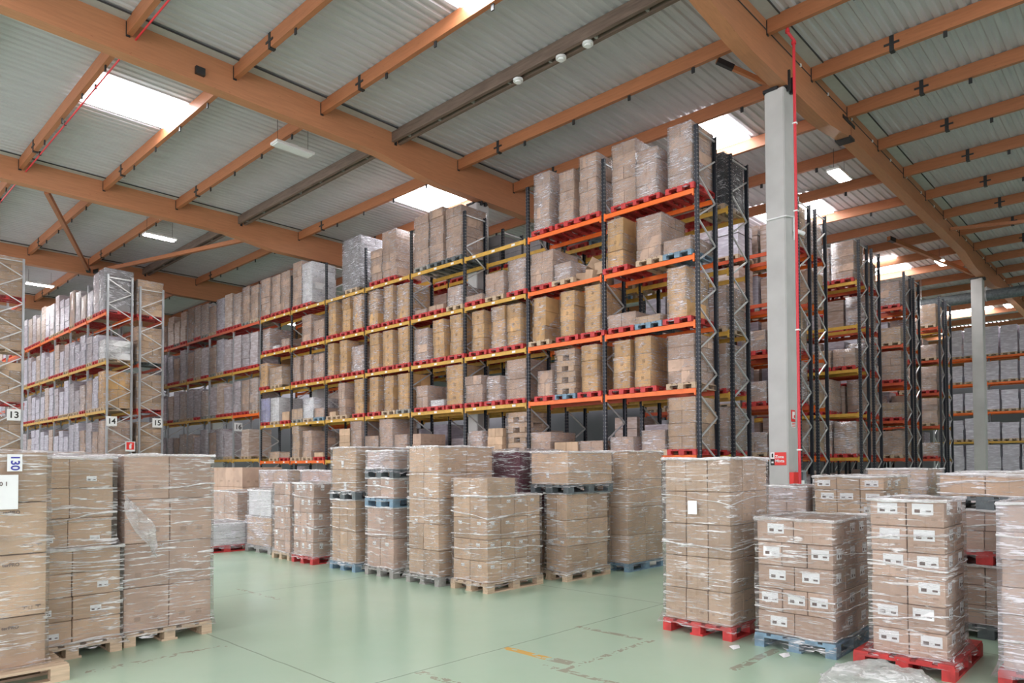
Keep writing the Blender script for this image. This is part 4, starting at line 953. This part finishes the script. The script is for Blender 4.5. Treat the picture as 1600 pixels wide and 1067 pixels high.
# leftmost near stack, offset on its pallet
X1, Y1 = .62, 7.2
t = thing('pallet_load', 'leftmost near stack of large printed boxes with white paper sheet', 'pallet load', (X1+.6, Y1+.4, 0), G)
p = pallet_near('pwood', t, (0, .0, 0), 0)
for k in range(4):
    hh = [.44, .545, .455, .44][k]; zz = .146+[0, .442, .99, 1.448][k]
    o = ob('carton', carton_mesh('n', .98, .62, hh-.005), t, (-.03, .12, zz))
    if k < 3:
        txt('terPRO', .04, M['ink_soft'], o, (.225, -.313, hh-.09), 'Y', 'printed_word')
        m = MB(); m.box(.31, .35, -.313, -.31, .075, .082); m.box(.36, .362, -.313, -.31, .05, .08); m.box(.36, .385, -.313, -.31, .05, .053); m.box(.383, .385, -.313, -.31, .05, .08); m.box(.41, .45, -.313, -.31, .075, .085); m.box(.427, .432, -.313, -.31, .06, .075); m.box(.325, .33, -.313, -.31, .06, .075)
        if k > 0: ob('printed_symbols', m.mesh('printed_symbols', M['ink_soft']), o)
    else:
        m = MB(); m.box(-.12, .26, -.372, -.366, -.06, .24); q = ob('paper_sheet', m.mesh('paper_sheet', M['white']), o)
        txt('. 30 1', .05, M['ink_soft'], q, (.13, -.373, .16), 'Y', 'printed_word')
        m = MB(); m.box(.18, .29, -.362, -.356, .27, .42); q = ob('stock_label', m.mesh('stock_label', M['white']), o)
        txt('130', .09, M['ink_blue'], q, (.235, -.364, .345), 'Y', 'printed_word', spin=-math.pi/2)
ob('stretch_film', film_shell(44, .99, .63, 1.17, 10, 16, .01, .03, top=False), t, (-.03, .12, .13))
ob('stretch_film', film_shell(45, 1.0, .64, .77, 10, 12, .03, .03), t, (-.03, .12, 1.28))
# flap of loose film hanging on the eight-box stack
v = []; f = []
n_, k_ = 14, 8
for j in range(n_+1):
    t_ = j/n_
    for i in range(k_+1):
        s_ = i/k_
        x = 2.50+.03+t_*.26+(s_-.5)*(.20*math.sin(math.pi*min(1, t_*1.1))+.06); z = 1.62-.62*t_-.08*s_
        y = 7.97-.05*math.sin(s_*9+j)*.4-.06*math.sin(t_*3)-.02*math.cos(i*2.3+j*1.1)
        v.append((x, y, z))
for j in range(n_):
    for i in range(k_): a = j*(k_+1)+i; f.append((a, a+1, a+k_+2, a+k_+1))
me = bpy.data.meshes.new('loose_film'); me.from_pydata(v, [], f); me.materials.append(M['plastic_bag']); me.polygons.foreach_set('use_smooth', [True]*len(me.polygons)); me.update()
tag(ob('loose_film', me), 'torn loose film tail hanging on the big eight-box left stack', 'plastic film')
# heap of crumpled plastic at the bottom right
v = []; f = []; n_, k_ = 26, 44
for j in range(n_+1):
    ph = (j/n_)*math.pi/2
    for i in range(k_):
        a = 2*math.pi*i/k_
        r = math.cos(ph)**.6; c = Vector((math.cos(a)*r, math.sin(a)*r, math.sin(ph)))
        d = 1+.16*noise.noise(c*2.2)+.12*abs(noise.noise(c*5))+.05*abs(noise.noise(c*13))
        v.append((c.x*.55*d, c.y*.42*d, max(0.002, c.z*.19*d)))
for j in range(n_):
    for i in range(k_): f.append((j*k_+i, j*k_+(i+1) % k_, (j+1)*k_+(i+1) % k_, (j+1)*k_+i))
me = bpy.data.meshes.new('plastic_heap'); me.from_pydata(v, [], f); me.materials.append(M['plastic_bag']); me.polygons.foreach_set('use_smooth', [True]*len(me.polygons)); me.update()
tag(ob('plastic_heap', me, None, (6.3, 1.83, 0)), 'crumpled heap of clear plastic film on the floor at bottom right', 'plastic film')
# white label on the tall red-pallet stack
m = MB(); m.box(-.006, 0, -.055, .055, -.075, .075); ob('delivery_note', m.mesh('delivery_note', M['white']), s1, (-.515, .02, 1.42))
# scraps of film on the floor
for i, (x, y, lb) in enumerate([(7.0, 2.85, 'torn scrap of white film by the blue pallet'), (6.95, 3.35, 'flat white scrap beside the red pallet corner'), (8.4, 1.2, 'small white scrap behind the red pallet')]):
    m = MB(); m.v = [(-.09, -.03, .003), (.02, -.05, .004), (.1, .0, .012), (.05, .05, .003), (-.05, .04, .02), (0, 0, .03)]; m.f = [(0, 1, 5), (1, 2, 5), (2, 3, 5), (3, 4, 5), (4, 0, 5)]; m.mi = [0]*5
    tag(m.build('film_scrap', M['white'], None, (x-.1, y, 0)), lb, 'scrap')
